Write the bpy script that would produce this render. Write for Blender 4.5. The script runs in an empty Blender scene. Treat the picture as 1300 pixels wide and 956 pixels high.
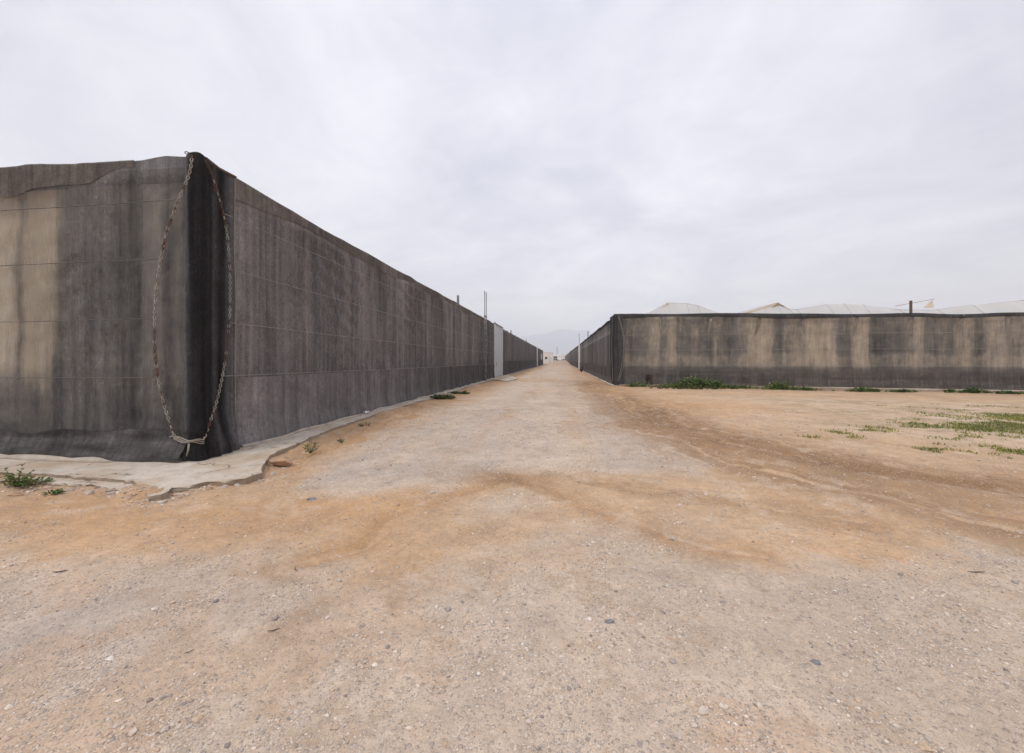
import bpy, bmesh, math, random
import numpy as np
from mathutils import Vector
from mathutils.geometry import tessellate_polygon

random.seed(7)
RNG = np.random.default_rng(11)
scene = bpy.context.scene
COL = scene.collection

# ------------------------------------------------------------------ survey
# camera: 14 mm lens, 1.6 m above the track; world Y runs along the track
F, PX, HOR, EYE = 505.0, 650.0, 457.0, 1.6
TH = math.radians(6.9)
CT, ST = math.cos(TH), math.sin(TH)


def cam2w(xc, d):
    return xc * CT - d * ST, xc * ST + d * CT


def gp(px, py, z=0.0):
    """ground position surveyed from the photograph"""
    d = F * (EYE - z) / (py - HOR)
    return cam2w((px - PX) / F * d, d)


def on_x(px, X):
    """Y along a wall standing at X"""
    r = (px - PX) / F
    return (X * CT + r * X * ST) / (r * CT - ST)


def on_y(px, Y):
    r = (px - PX) / F
    # X*CT+Y*ST = r*(-X*ST+Y*CT)
    return (r * Y * CT - Y * ST) / (CT + r * ST)


def depth(X, Y):
    return -X * ST + Y * CT


def zat(py, X, Y):
    return EYE + (HOR - py) / F * depth(X, Y)


def G(*pts):
    return np.array([gp(a, b) for a, b in pts])


# ------------------------------------------------------------------ noise
def _hash(ix, iy, seed):
    n = (ix.astype(np.int64) * 374761393 + iy.astype(np.int64) * 668265263 + seed * 1274126177) & 0x7FFFFFFF
    n = ((n ^ (n >> 13)) * 1274126177) & 0x7FFFFFFF
    n = n ^ (n >> 16)
    return (n & 0xFFFF) / 65535.0


def vnoise(x, y, seed=0):
    x = np.asarray(x, float); y = np.asarray(y, float)
    x, y = np.broadcast_arrays(x, y)
    ix = np.floor(x); iy = np.floor(y)
    fx = x - ix; fy = y - iy
    fx = fx * fx * (3 - 2 * fx); fy = fy * fy * (3 - 2 * fy)
    a = _hash(ix, iy, seed); b = _hash(ix + 1, iy, seed)
    c = _hash(ix, iy + 1, seed); d = _hash(ix + 1, iy + 1, seed)
    return (a * (1 - fx) + b * fx) * (1 - fy) + (c * (1 - fx) + d * fx) * fy


def fbm(x, y, seed=0, octv=4, gain=0.5):
    s = 0; a = 1; t = 0
    for o in range(octv):
        s = s + a * vnoise(x * 2 ** o + 17.3 * o, y * 2 ** o - 9.1 * o, seed + o)
        t += a; a *= gain
    return s / t


def sstep(a, b, x):
    t = np.clip((np.asarray(x, float) - a) / (b - a), 0, 1)
    return t * t * (3 - 2 * t)


# ------------------------------------------------------------------ objects
def link(o, parent=None):
    COL.objects.link(o)
    if parent is not None:
        o.parent = parent
    return o


def tag(o, label=None, cat=None, group=None, kind=None):
    if label: o['label'] = label
    if cat: o['category'] = cat
    if group: o['group'] = group
    if kind: o['kind'] = kind
    return o


def thing(name, label, cat, loc=(0, 0, 0), rz=0.0, group=None):
    o = bpy.data.objects.new(name, None)
    o.empty_display_size = 0.2
    link(o)
    o.location = loc; o.rotation_euler = (0, 0, rz)
    return tag(o, label, cat, group)


def mesh_obj(name, verts, faces, mat, parent=None, smooth=True, attrs=None, uv=None, colors=None):
    me = bpy.data.meshes.new(name)
    verts = np.asarray(verts, np.float32)
    if isinstance(faces, np.ndarray):
        n, k = faces.shape
        me.vertices.add(len(verts)); me.vertices.foreach_set('co', verts.ravel())
        me.loops.add(n * k); me.loops.foreach_set('vertex_index', faces.ravel().astype(np.int32))
        me.polygons.add(n)
        me.polygons.foreach_set('loop_start', np.arange(0, n * k, k, dtype=np.int32))
        me.polygons.foreach_set('loop_total', np.full(n, k, np.int32))
        me.update(calc_edges=True)
    else:
        me.from_pydata([tuple(map(float, v)) for v in verts], [], faces)
        me.update()
    me.polygons.foreach_set('use_smooth', np.full(len(me.polygons), smooth))
    for k_, a in (attrs or {}).items():
        at = me.attributes.new(k_, 'FLOAT', 'POINT')
        at.data.foreach_set('value', np.asarray(a, np.float32).ravel())
    if colors is not None:
        at = me.attributes.new('col', 'FLOAT_COLOR', 'POINT')
        c = np.ones((len(verts), 4), np.float32); c[:, :3] = colors
        at.data.foreach_set('color', c.ravel())
    if uv is not None:
        lay = me.uv_layers.new(name='UVMap')
        li = np.empty(len(me.loops), np.int32); me.loops.foreach_get('vertex_index', li)
        lay.data.foreach_set('uv', np.asarray(uv, np.float32)[li].ravel())
    me.materials.append(mat)
    me.validate()
    o = bpy.data.objects.new(name, me)
    return link(o, parent)


def grid_faces(nu, nv):
    i = np.arange(nu - 1)[:, None]; j = np.arange(nv - 1)[None, :]
    a = i * nv + j
    return np.stack([a, a + nv, a + nv + 1, a + 1], -1).reshape(-1, 4)


class MB:
    """collects shapes into one mesh"""
    def __init__(self):
        self.v = []; self.f = []

    def add(self, vs, fs):
        b = len(self.v)
        self.v += [tuple(v) for v in vs]
        self.f += [[b + i for i in f] for f in fs]

    def box(self, c, s, rz=0.0, taper=1.0):
        cx, cy, cz = c; sx, sy, sz = s[0] / 2, s[1] / 2, s[2] / 2
        k, m = math.cos(rz), math.sin(rz)
        vs = []
        for z, t in ((-sz, 1.0), (sz, taper)):
            for x, y in ((-sx, -sy), (sx, -sy), (sx, sy), (-sx, sy)):
                x *= t; y *= t
                vs.append((cx + x * k - y * m, cy + x * m + y * k, cz + z))
        self.add(vs, [[3, 2, 1, 0], [4, 5, 6, 7], [0, 1, 5, 4], [1, 2, 6, 5], [2, 3, 7, 6], [3, 0, 4, 7]])

    def tube(self, pts, r, n=6, cap=True):
        pts = [Vector(p) for p in pts]
        rr = r if isinstance(r, (list, tuple, np.ndarray)) else [r] * len(pts)
        base = len(self.v)
        up = None
        for i, p in enumerate(pts):
            t = (pts[min(i + 1, len(pts) - 1)] - pts[max(i - 1, 0)]).normalized()
            if up is None:
                up = Vector((0, 0, 1)) if abs(t.z) < 0.9 else Vector((1, 0, 0))
            a = t.cross(up).normalized(); b = a.cross(t).normalized(); up = b
            for k in range(n):
                an = 2 * math.pi * k / n
                q = p + (a * math.cos(an) + b * math.sin(an)) * float(rr[i])
                self.v.append(tuple(q))
        for i in range(len(pts) - 1):
            for k in range(n):
                a0 = base + i * n + k; a1 = base + i * n + (k + 1) % n
                self.f.append([a0, a1, a1 + n, a0 + n])
        if cap:
            self.f.append([base + k for k in range(n)][::-1])
            e = base + (len(pts) - 1) * n
            self.f.append([e + k for k in range(n)])

    def build(self, name, mat, parent=None, smooth=False):
        return mesh_obj(name, self.v, self.f, mat, parent, smooth)


# ------------------------------------------------------------------ materials
def newmat(name):
    m = bpy.data.materials.new(name); m.use_nodes = True
    nt = m.node_tree; nt.nodes.clear()
    return m, nt


class NB:
    def __init__(self, nt): self.nt = nt

    def n(self, t, **kw):
        x = self.nt.nodes.new(t)
        for k, v in kw.items(): setattr(x, k, v)
        return x

    def l(self, a, b): self.nt.links.new(a, b)

    def val(self, sock, v):
        if hasattr(v, 'is_linked'): self.l(v, sock)
        else: sock.default_value = v

    def math(self, op, a, b=0.0, c=None, clamp=False):
        x = self.n('ShaderNodeMath', operation=op, use_clamp=clamp)
        self.val(x.inputs[0], a); self.val(x.inputs[1], b)
        if c is not None: self.val(x.inputs[2], c)
        return x.outputs[0]

    def mixc(self, f, a, b, mode='MIX'):
        x = self.n('ShaderNodeMix', data_type='RGBA', blend_type=mode)
        self.val(x.inputs[0], f); self.val(x.inputs[6], a); self.val(x.inputs[7], b)
        return x.outputs[2]

    def noise(self, vec, scale, detail=4.0, rough=0.55, dim='3D', dist=0.0):
        x = self.n('ShaderNodeTexNoise', noise_dimensions=dim)
        x.inputs['Scale'].default_value = scale; x.inputs['Detail'].default_value = detail
        x.inputs['Roughness'].default_value = rough; x.inputs['Distortion'].default_value = dist
        if vec is not None: self.l(vec, x.inputs['Vector'])
        return x.outputs['Fac']

    def vmul(self, vec, s):
        x = self.n('ShaderNodeVectorMath', operation='MULTIPLY')
        self.l(vec, x.inputs[0]); x.inputs[1].default_value = s
        return x.outputs[0]

    def maprange(self, v, a, b, c, d):
        x = self.n('ShaderNodeMapRange'); x.clamp = True
        self.l(v, x.inputs[0])
        for i, q in enumerate((a, b, c, d)): x.inputs[i + 1].default_value = q
        return x.outputs[0]

    def attr(self, name, out='Fac'):
        x = self.n('ShaderNodeAttribute', attribute_name=name)
        return x.outputs[out]

    def bump(self, h, s, d):
        x = self.n('ShaderNodeBump'); x.inputs['Strength'].default_value = s
        x.inputs['Distance'].default_value = d; self.l(h, x.inputs['Height'])
        return x.outputs[0]


def rgb(r, g, b): return (r, g, b, 1.0)


def simple(name, c, rough=0.8, metal=0.0, var=0.25, scale=8.0, bump=0.0, c2=None, streak=False):
    m, nt = newmat(name); b = NB(nt)
    tc = b.n('ShaderNodeTexCoord').outputs['Object']
    vec = b.vmul(tc, (1, 1, 0.12)) if streak else tc
    f = b.noise(vec, scale, 6, 0.6)
    f = b.maprange(f, 0.3, 0.7, 0, 1)
    lo = rgb(*[q * (1 - var) for q in c]); hi = rgb(*(c2 or [min(1, q * (1 + var)) for q in c]))
    col = b.mixc(f, lo, hi)
    p = b.n('ShaderNodeBsdfPrincipled')
    b.l(col, p.inputs['Base Color']); p.inputs['Roughness'].default_value = rough; p.inputs['Metallic'].default_value = metal
    if bump:
        h = b.noise(tc, scale * 4, 8, 0.65)
        b.l(b.bump(h, 0.8, bump), p.inputs['Normal'])
    o = b.n('ShaderNodeOutputMaterial'); b.l(p.outputs[0], o.inputs[0])
    return m


def net_mat(name, base, base2, streak_s=1.0, bumpd=0.014):
    """woven shade netting: threads plus open holes. UV is in metres; tone and open are per vertex"""
    m, nt = newmat(name); b = NB(nt)
    uv = b.n('ShaderNodeTexCoord').outputs['UV']
    st1 = b.noise(b.vmul(uv, (1.6, 0.07, 1)), 1.0, 3, 0.6)
    st2 = b.noise(b.vmul(uv, (9, 0.22, 1)), 1.0, 5, 0.6)
    st3 = b.noise(b.vmul(uv, (38, 1.0, 1)), 1.0, 4, 0.6)
    sm = b.noise(b.vmul(uv, (2.2, 1.6, 1)), 1.0, 6, 0.65, dist=1.2)
    sm2 = b.noise(b.vmul(uv, (11, 7, 1)), 1.0, 5, 0.7, dist=1.5)
    wv = b.noise(b.vmul(uv, (64, 12, 1)), 1.0, 2, 0.5)
    wh = b.noise(b.vmul(uv, (8, 80, 1)), 1.0, 2, 0.5)
    # fine diagonal dusty scuffs
    rot = b.n('ShaderNodeVectorRotate', rotation_type='Z_AXIS'); rot.inputs['Angle'].default_value = 0.25
    b.l(uv, rot.inputs['Vector'])
    sc = b.noise(b.vmul(rot.outputs[0], (16, 5, 1)), 1.0, 6, 0.75, dist=1.6)
    sc = b.maprange(sc, 0.52, 0.75, 0, 1)
    k = b.math('MULTIPLY', b.maprange(st1, 0.3, 0.7, 0.70, 1.28), b.maprange(st2, 0.3, 0.7, 0.91, 1.08))
    k = b.math('MULTIPLY', k, b.maprange(st3, 0.3, 0.7, 0.93, 1.06))
    k = b.math('MULTIPLY', k, b.maprange(sm, 0.3, 0.7, 0.80, 1.22))
    k = b.math('MULTIPLY', k, b.maprange(sm2, 0.3, 0.7, 0.92, 1.09))
    k = b.math('MULTIPLY', k, b.maprange(wv, 0.25, 0.75, 0.78, 1.22))
    k = b.math('MULTIPLY', k, b.maprange(wh, 0.25, 0.75, 0.80, 1.20))
    k = b.math('MULTIPLY', k, b.attr('tone'))
    crk = None
    for vs_, sd_ in (((1.5, 0.8, 1), 1.6), ((3.6, 2.0, 1), 1.2)):
        nn = b.noise(b.vmul(rot.outputs[0], vs_), 1.0, 3, 0.55, dist=sd_)
        r_ = b.maprange(b.math('ABSOLUTE', b.math('SUBTRACT', nn, 0.5)), 0.0, 0.028, 1, 0)
        crk = r_ if crk is None else b.math('MAXIMUM', crk, r_)
    crk = b.math('MULTIPLY', crk, b.maprange(sm, 0.42, 0.62, 0, 1))
    k = b.math('MULTIPLY', k, b.math('MULTIPLY_ADD', crk, 0.12, 1.0))  # light along thin creases is put into the colour
    dust = b.math('MULTIPLY', sc, 0.17)
    c = b.mixc(b.maprange(st2, 0.35, 0.65, 0, 1), rgb(*base), rgb(*base2))
    c = b.mixc(dust, c, rgb(0.29, 0.265, 0.245))
    kk = b.n('ShaderNodeCombineColor')
    for i in range(3): b.l(k, kk.inputs[i])
    c = b.mixc(1.0, c, kk.outputs[0], 'MULTIPLY')
    d = b.n('ShaderNodeBsdfDiffuse'); b.l(c, d.inputs['Color'])
    h = b.math('ADD', b.math('ADD', b.noise(b.vmul(uv, (4, 1.4, 1)), 1.0, 6, 0.65, dist=0.8), b.math('MULTIPLY', sm2, 0.5)), b.math('MULTIPLY_ADD', wv, 0.12, b.math('MULTIPLY', crk, 0.25)))
    b.l(b.bump(h, 0.45, bumpd), d.inputs['Normal'])
    t = b.n('ShaderNodeBsdfTransparent')
    op = b.math('MULTIPLY', b.attr('open'), b.maprange(st3, 0.3, 0.7, 0.85, 1.15), clamp=True)
    op = b.math('MULTIPLY', op, b.maprange(wv, 0.25, 0.75, 1.15, 0.85), clamp=True)
    mx = b.n('ShaderNodeMixShader'); b.l(op, mx.inputs[0]); b.l(d.outputs[0], mx.inputs[1]); b.l(t.outputs[0], mx.inputs[2])
    o = b.n('ShaderNodeOutputMaterial'); b.l(mx.outputs[0], o.inputs[0])
    return m


def sheet_mat(name, c1, c2, c3):
    """weathered plastic sheet / crop seen behind the netting; tone per vertex picks the stain"""
    m, nt = newmat(name); b = NB(nt)
    uv = b.n('ShaderNodeTexCoord').outputs['UV']
    st = b.noise(b.vmul(uv, (5, 0.5, 1)), 1.0, 6, 0.65, dist=0.5)
    bl = b.noise(b.vmul(uv, (2.5, 2.0, 1)), 1.0, 6, 0.65)
    t = b.math('ADD', b.attr('tone'), b.maprange(st, 0.3, 0.7, -0.14, 0.14))
    t = b.math('ADD', t, b.maprange(bl, 0.3, 0.7, -0.16, 0.16), clamp=True)
    cr = b.n('ShaderNodeValToRGB'); cr.color_ramp.elements[0].color = rgb(*c1); cr.color_ramp.elements[1].color = rgb(*c3)
    e = cr.color_ramp.elements.new(0.45); e.color = rgb(*c2)
    b.l(t, cr.inputs[0])
    d = b.n('ShaderNodeBsdfDiffuse'); b.l(cr.outputs[0], d.inputs[0])
    o = b.n('ShaderNodeOutputMaterial'); b.l(d.outputs[0], o.inputs[0])
    return m


def ground_mat():
    m, nt = newmat('earth'); b = NB(nt)
    pos = b.n('ShaderNodeTexCoord').outputs['Object']
    col = b.attr('col', 'Color'); gr = b.attr('gravel')
    n0 = b.noise(pos, 0.6, 8, 0.62)
    n1 = b.noise(pos, 3.5, 8, 0.65)
    n2 = b.noise(pos, 22, 6, 0.7)
    n3 = b.noise(pos, 130, 3, 0.7)
    k = b.math('MULTIPLY', b.maprange(n0, 0.3, 0.7, 0.86, 1.12), b.maprange(n1, 0.3, 0.7, 0.86, 1.12))
    k = b.math('MULTIPLY', k, b.maprange(n2, 0.3, 0.7, 0.84, 1.14))
    k = b.math('MULTIPLY', k, b.maprange(n3, 0.3, 0.7, 0.80, 1.18))
    kk = b.n('ShaderNodeCombineColor')
    for i in range(3): b.l(k, kk.inputs[i])
    c = b.mixc(1.0, col, kk.outputs[0], 'MULTIPLY')
    hs = b.math('MULTIPLY', n2, 0.5)
    hs = b.math('ADD', hs, b.math('MULTIPLY', n3, 0.22))
    for sc, lo, hi, amt in ((34.0, 0.45, 0.05, 0.5), (75.0, 0.5, 0.35, 0.7)):
        v = b.n('ShaderNodeTexVoronoi', feature='F1'); v.inputs['Scale'].default_value = sc
        b.l(pos, v.inputs['Vector'])
        sp = b.n('ShaderNodeSeparateColor'); b.l(v.outputs['Color'], sp.inputs[0])
        pres = b.math('LESS_THAN', sp.outputs[0], b.math('MULTIPLY_ADD', gr, lo, 0.07))
        inside = b.maprange(v.outputs['Distance'], 0.28, 0.42, 1, 0)
        f = b.math('MULTIPLY', pres, inside)
        cr = b.n('ShaderNodeValToRGB')
        els = cr.color_ramp.elements
        els[0].color = rgb(0.27, 0.245, 0.235); els[1].color = rgb(0.74, 0.67, 0.59)
        e = els.new(0.3); e.color = rgb(0.43, 0.365, 0.315)
        e = els.new(0.65); e.color = rgb(0.56, 0.455, 0.365)
        b.l(sp.outputs[1], cr.inputs[0])
        c = b.mixc(b.math('MULTIPLY', f, amt), c, cr.outputs[0])
        hs = b.math('ADD', hs, b.math('MULTIPLY', f, 0.5 if sc < 40 else 0.25))
    d = b.n('ShaderNodeBsdfPrincipled'); b.l(c, d.inputs['Base Color']); d.inputs['Roughness'].default_value = 0.95
    d.inputs['Specular IOR Level'].default_value = 0.15
    b.l(b.bump(hs, 0.75, 0.018), d.inputs['Normal'])
    o = b.n('ShaderNodeOutputMaterial'); b.l(d.outputs[0], o.inputs[0])
    return m


def vcol_mat(name, rough=0.9, scale=60, amt=0.2, bumpd=0.002):
    m, nt = newmat(name); b = NB(nt)
    pos = b.n('ShaderNodeTexCoord').outputs['Object']
    n = b.maprange(b.noise(pos, scale, 5, 0.65), 0.3, 0.7, 1 - amt, 1 + amt)
    kk = b.n('ShaderNodeCombineColor')
    for i in range(3): b.l(n, kk.inputs[i])
    c = b.mixc(1.0, b.attr('col', 'Color'), kk.outputs[0], 'MULTIPLY')
    p = b.n('ShaderNodeBsdfPrincipled'); b.l(c, p.inputs['Base Color']); p.inputs['Roughness'].default_value = rough
    p.inputs['Specular IOR Level'].default_value = 0.25
    b.l(b.bump(b.noise(pos, scale, 5, 0.65), 0.6, bumpd), p.inputs['Normal'])
    o = b.n('ShaderNodeOutputMaterial'); b.l(p.outputs[0], o.inputs[0])
    return m


def leaf_mat(name):
    m, nt = newmat(name); b = NB(nt)
    c = b.attr('col', 'Color')
    d = b.n('ShaderNodeBsdfDiffuse'); b.l(c, d.inputs[0])
    t = b.n('ShaderNodeBsdfTranslucent'); b.l(b.mixc(0.5, c, rgb(0.10, 0.16, 0.02)), t.inputs[0])
    g = b.n('ShaderNodeBsdfGlossy'); g.inputs['Roughness'].default_value = 0.45; g.inputs[0].default_value = rgb(0.5, 0.5, 0.5)
    mx = b.n('ShaderNodeMixShader'); mx.inputs[0].default_value = 0.25; b.l(d.outputs[0], mx.inputs[1]); b.l(t.outputs[0], mx.inputs[2])
    mx2 = b.n('ShaderNodeMixShader'); mx2.inputs[0].default_value = 0.04; b.l(mx.outputs[0], mx2.inputs[1]); b.l(g.outputs[0], mx2.inputs[2])
    o = b.n('ShaderNodeOutputMaterial'); b.l(mx2.outputs[0], o.inputs[0])
    return m


def concrete_mat():
    m, nt = newmat('pale_concrete'); b = NB(nt)
    pos = b.n('ShaderNodeTexCoord').outputs['Object']
    n0 = b.noise(pos, 1.1, 8, 0.65); n1 = b.noise(pos, 6, 8, 0.7); n2 = b.noise(pos, 70, 4, 0.7)
    c = b.mixc(b.maprange(n0, 0.42, 0.66, 0, 1), rgb(0.62, 0.545, 0.455), rgb(0.47, 0.345, 0.235))
    c = b.mixc(b.maprange(n1, 0.5, 0.72, 0, 0.7), c, rgb(0.31, 0.25, 0.20))
    k = b.maprange(n2, 0.3, 0.7, 0.85, 1.12)
    kk = b.n('ShaderNodeCombineColor')
    for i in range(3): b.l(k, kk.inputs[i])
    c = b.mixc(1.0, c, kk.outputs[0], 'MULTIPLY')
    vo = b.n('ShaderNodeTexVoronoi', feature='DISTANCE_TO_EDGE'); vo.inputs['Scale'].default_value = 0.9
    wp = b.n('ShaderNodeVectorMath', operation='ADD'); b.l(pos, wp.inputs[0])
    nz_ = b.n('ShaderNodeTexNoise'); nz_.inputs['Scale'].default_value = 3.0; nz_.inputs['Detail'].default_value = 6; b.l(pos, nz_.inputs['Vector'])
    sc_ = b.n('ShaderNodeVectorMath', operation='SCALE'); b.l(nz_.outputs['Color'], sc_.inputs[0]); sc_.inputs['Scale'].default_value = 0.5
    b.l(sc_.outputs[0], wp.inputs[1]); b.l(wp.outputs[0], vo.inputs['Vector'])
    crack = b.math('MULTIPLY', b.maprange(vo.outputs['Distance'], 0.004, 0.014, 1, 0), b.maprange(n0, 0.45, 0.52, 0, 1))
    c = b.mixc(b.math('MULTIPLY', crack, 0.8), c, rgb(0.14, 0.105, 0.08))
    # steep sides are mixed towards a darker brown
    geo = b.n('ShaderNodeNewGeometry'); sx = b.n('ShaderNodeSeparateXYZ'); b.l(geo.outputs['True Normal'], sx.inputs[0])
    c = b.mixc(b.maprange(sx.outputs[2], 0.2, 0.7, 0.75, 0.0), c, rgb(0.25, 0.185, 0.13))
    p = b.n('ShaderNodeBsdfPrincipled'); b.l(c, p.inputs['Base Color']); p.inputs['Roughness'].default_value = 0.93
    h = b.math('ADD', n1, b.math('MULTIPLY', n2, 0.25))
    b.l(b.bump(h, 0.7, 0.02), p.inputs['Normal'])
    o = b.n('ShaderNodeOutputMaterial'); b.l(p.outputs[0], o.inputs[0])
    return m


M = {}
M['net'] = net_mat('shade_netting', (0.140, 0.131, 0.130), (0.205, 0.187, 0.176))
M['net_dark'] = net_mat('doubled_netting', (0.032, 0.031, 0.035), (0.062, 0.057, 0.058))
M['skirt'] = net_mat('skirt_netting', (0.085, 0.078, 0.078), (0.118, 0.107, 0.104))
M['net_band'] = net_mat('folded_netting', (0.105, 0.092, 0.086), (0.155, 0.135, 0.12))
M['sheet'] = sheet_mat('weathered_sheet', (0.032, 0.034, 0.035), (0.235, 0.212, 0.18), (0.84, 0.69, 0.51))
M['sheet_pale'] = sheet_mat('pale_sheet', (0.025, 0.026, 0.028), (0.26, 0.235, 0.195), (0.92, 0.77, 0.57))
M['ground'] = ground_mat()
M['concrete'] = concrete_mat()
M['pebble'] = vcol_mat('pebbles')
M['leaf'] = leaf_mat('leaves')
M['galv'] = simple('galvanised_steel', (0.42, 0.40, 0.37), 0.55, 0.55, 0.3, 60, 0.001)
M['chain'] = vcol_mat('weathered_chain', 0.6, 120, 0.3, 0.0005)
M['rust'] = simple('rusty_steel', (0.13, 0.085, 0.065), 0.9, 0.1, 0.45, 70, 0.001)
M['wire'] = simple('wire', (0.27, 0.24, 0.215), 0.6, 0.4, 0.4, 9)
M['wire_old'] = simple('dull_wire', (0.12, 0.105, 0.095), 0.7, 0.3, 0.4, 9)
M['hem'] = simple('dusty_hem', (0.42, 0.36, 0.30), 0.95, 0, 0.25, 5, 0.004)
M['post'] = simple('steel_post', (0.24, 0.24, 0.245), 0.55, 0.5, 0.3, 3, streak=True)
M['tan_post'] = simple('tan_post', (0.30, 0.23, 0.165), 0.9, 0, 0.25, 3)
def film_mat():
    m, nt = newmat('white_film'); b = NB(nt)
    tc = b.n('ShaderNodeTexCoord').outputs['Object']
    f = b.maprange(b.noise(b.vmul(tc, (1, 0.3, 1)), 1.2, 6, 0.65), 0.3, 0.7, 0, 1)
    c = b.mixc(f, rgb(0.78, 0.76, 0.735), rgb(0.86, 0.86, 0.86))
    d = b.n('ShaderNodeBsdfDiffuse'); b.l(c, d.inputs[0]); t = b.n('ShaderNodeBsdfTranslucent'); b.l(c, t.inputs[0])
    mx = b.n('ShaderNodeMixShader'); mx.inputs[0].default_value = 0.4; b.l(d.outputs[0], mx.inputs[1]); b.l(t.outputs[0], mx.inputs[2])
    o = b.n('ShaderNodeOutputMaterial'); b.l(mx.outputs[0], o.inputs[0])
    return m


M['film'] = film_mat()
M['flap'] = simple('tan_flap', (0.64, 0.54, 0.43), 0.7, 0, 0.22, 1.2)
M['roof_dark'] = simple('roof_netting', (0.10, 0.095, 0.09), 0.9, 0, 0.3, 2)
M['gate'] = simple('grey_gate', (0.52, 0.53, 0.54), 0.5, 0.0, 0.06, 1.5, streak=True)
M['gate_frame'] = simple('white_frame', (0.72, 0.71, 0.69), 0.5, 0, 0.08, 2)
M['plaster'] = simple('plaster', (0.72, 0.66, 0.60), 0.9, 0, 0.1, 0.6)
M['dark'] = simple('dark_opening', (0.05, 0.05, 0.055), 0.7, 0, 0.2, 2)
M['glass'] = simple('car_glass', (0.05, 0.055, 0.06), 0.1, 0, 0.1, 2)
M['car_grey'] = simple('grey_paint', (0.22, 0.22, 0.23), 0.3, 0.2, 0.05, 2)
M['car_white'] = simple('white_paint', (0.75, 0.75, 0.74), 0.3, 0, 0.03, 2)
M['tyre'] = simple('tyre', (0.03, 0.03, 0.03), 0.8, 0, 0.2, 8)
M['hill'] = simple('hill', (0.13, 0.21, 0.34), 0.95, 0, 0.3, 0.004)  # blue of the distant air is put into the base colour
M['rock_tan'] = simple('tan_rock', (0.42, 0.27, 0.17), 0.95, 0, 0.3, 9, 0.01)
M['rock_pale'] = simple('pale_rock', (0.47, 0.40, 0.33), 0.95, 0, 0.25, 12, 0.008)
M['rock_slate'] = simple('slate_rock', (0.21, 0.205, 0.215), 0.85, 0, 0.3, 25, 0.004)
M['stick'] = simple('dry_stick', (0.12, 0.095, 0.078), 0.95, 0, 0.4, 30)
M['paper'] = simple('paper', (0.80, 0.81, 0.83), 0.8, 0, 0.06, 10)
M['rope'] = simple('pale_rope', (0.27, 0.235, 0.19), 0.9, 0, 0.25, 20)
M['bag'] = simple('black_bag', (0.03, 0.03, 0.035), 0.45, 0, 0.2, 10)
M['twig'] = simple('dry_twigs', (0.07, 0.045, 0.035), 0.95, 0, 0.4, 10)

# ------------------------------------------------------------------ key lines of the place
XL, YF = -5.75, 5.56          # left greenhouse: road wall at X = XL, front wall at Y = YF
HL = 4.80
LEND = on_x(689.5, XL)
XR, YR = 3.40, 25.1           # right greenhouse corner
HR = 4.37
REND = 290.0
FR_SLOPE = -1.0 / 20.9        # its front wall drifts a little nearer to the right

# ------------------------------------------------------------------ ground
def seg_dist(x, y, poly):
    best = np.full(x.shape, 1e9); lat = np.zeros(x.shape); al = np.zeros(x.shape)
    acc = 0.0
    for (ax, ay), (bx, by) in zip(poly[:-1], poly[1:]):
        dx, dy = bx - ax, by - ay; L = math.hypot(dx, dy)
        t = np.clip(((x - ax) * dx + (y - ay) * dy) / (L * L), 0, 1)
        qx = x - (ax + t * dx); qy = y - (ay + t * dy)
        d = np.hypot(qx, qy)
        s = np.sign(dx * qy - dy * qx) * d
        m = d < best
        best = np.where(m, d, best); lat = np.where(m, s, lat); al = np.where(m, acc + t * L, al)
        acc += L
    return best, lat, al


def inside_sdf(x, y, poly):
    n = len(poly); ins = np.zeros(x.shape, bool)
    for i in range(n):
        ax, ay = poly[i]; bx, by = poly[(i + 1) % n]
        c = ((ay > y) != (by > y)) & (x < (bx - ax) * (y - ay) / (by - ay + 1e-12) + ax)
        ins ^= c
    d, _, _ = seg_dist(x, y, np.vstack([poly, poly[:1]]))
    return np.where(ins, d, -d)


POLY_ROAD = G((692, 464), (722, 464), (752, 485), (792, 516), (845, 553), (912, 590), (895, 601), (780, 599), (690, 602),
              (610, 604), (540, 616), (430, 632), (384, 616), (398, 590), (448, 560), (525, 528), (592, 503), (655, 479))
POLY_FIELD = G((765, 487), (850, 499), (1000, 504), (1400, 508), (1400, 585), (1200, 560), (1050, 545), (900, 536), (820, 520))
T1 = G((745, 484), (780, 505), (850, 540), (930, 563), (1050, 588), (1180, 608), (1400, 640))
T2 = G((800, 540), (900, 580), (1020, 615), (1150, 640), (1400, 690))
SH_L = G((330, 606), (380, 578), (440, 552), (520, 523), (600, 497), (655, 477), (690, 466))
SH_R = G((728, 468), (755, 480), (790, 497), (840, 500))
ARM_L = G((640, 606), (560, 628), (500, 655), (450, 690), (400, 705))
ARM_R = G((660, 610), (730, 632), (800, 655), (880, 690), (960, 705))
ARM_R2 = G((760, 612), (840, 622), (960, 640), (1100, 668))
BAND_L = G((60, 640), (160, 660), (300, 655), (420, 640))
APRON_EDGE = G((-400, 618), (0, 612), (130, 618), (190, 634), (262, 614), (338, 601), (400, 558))


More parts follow.
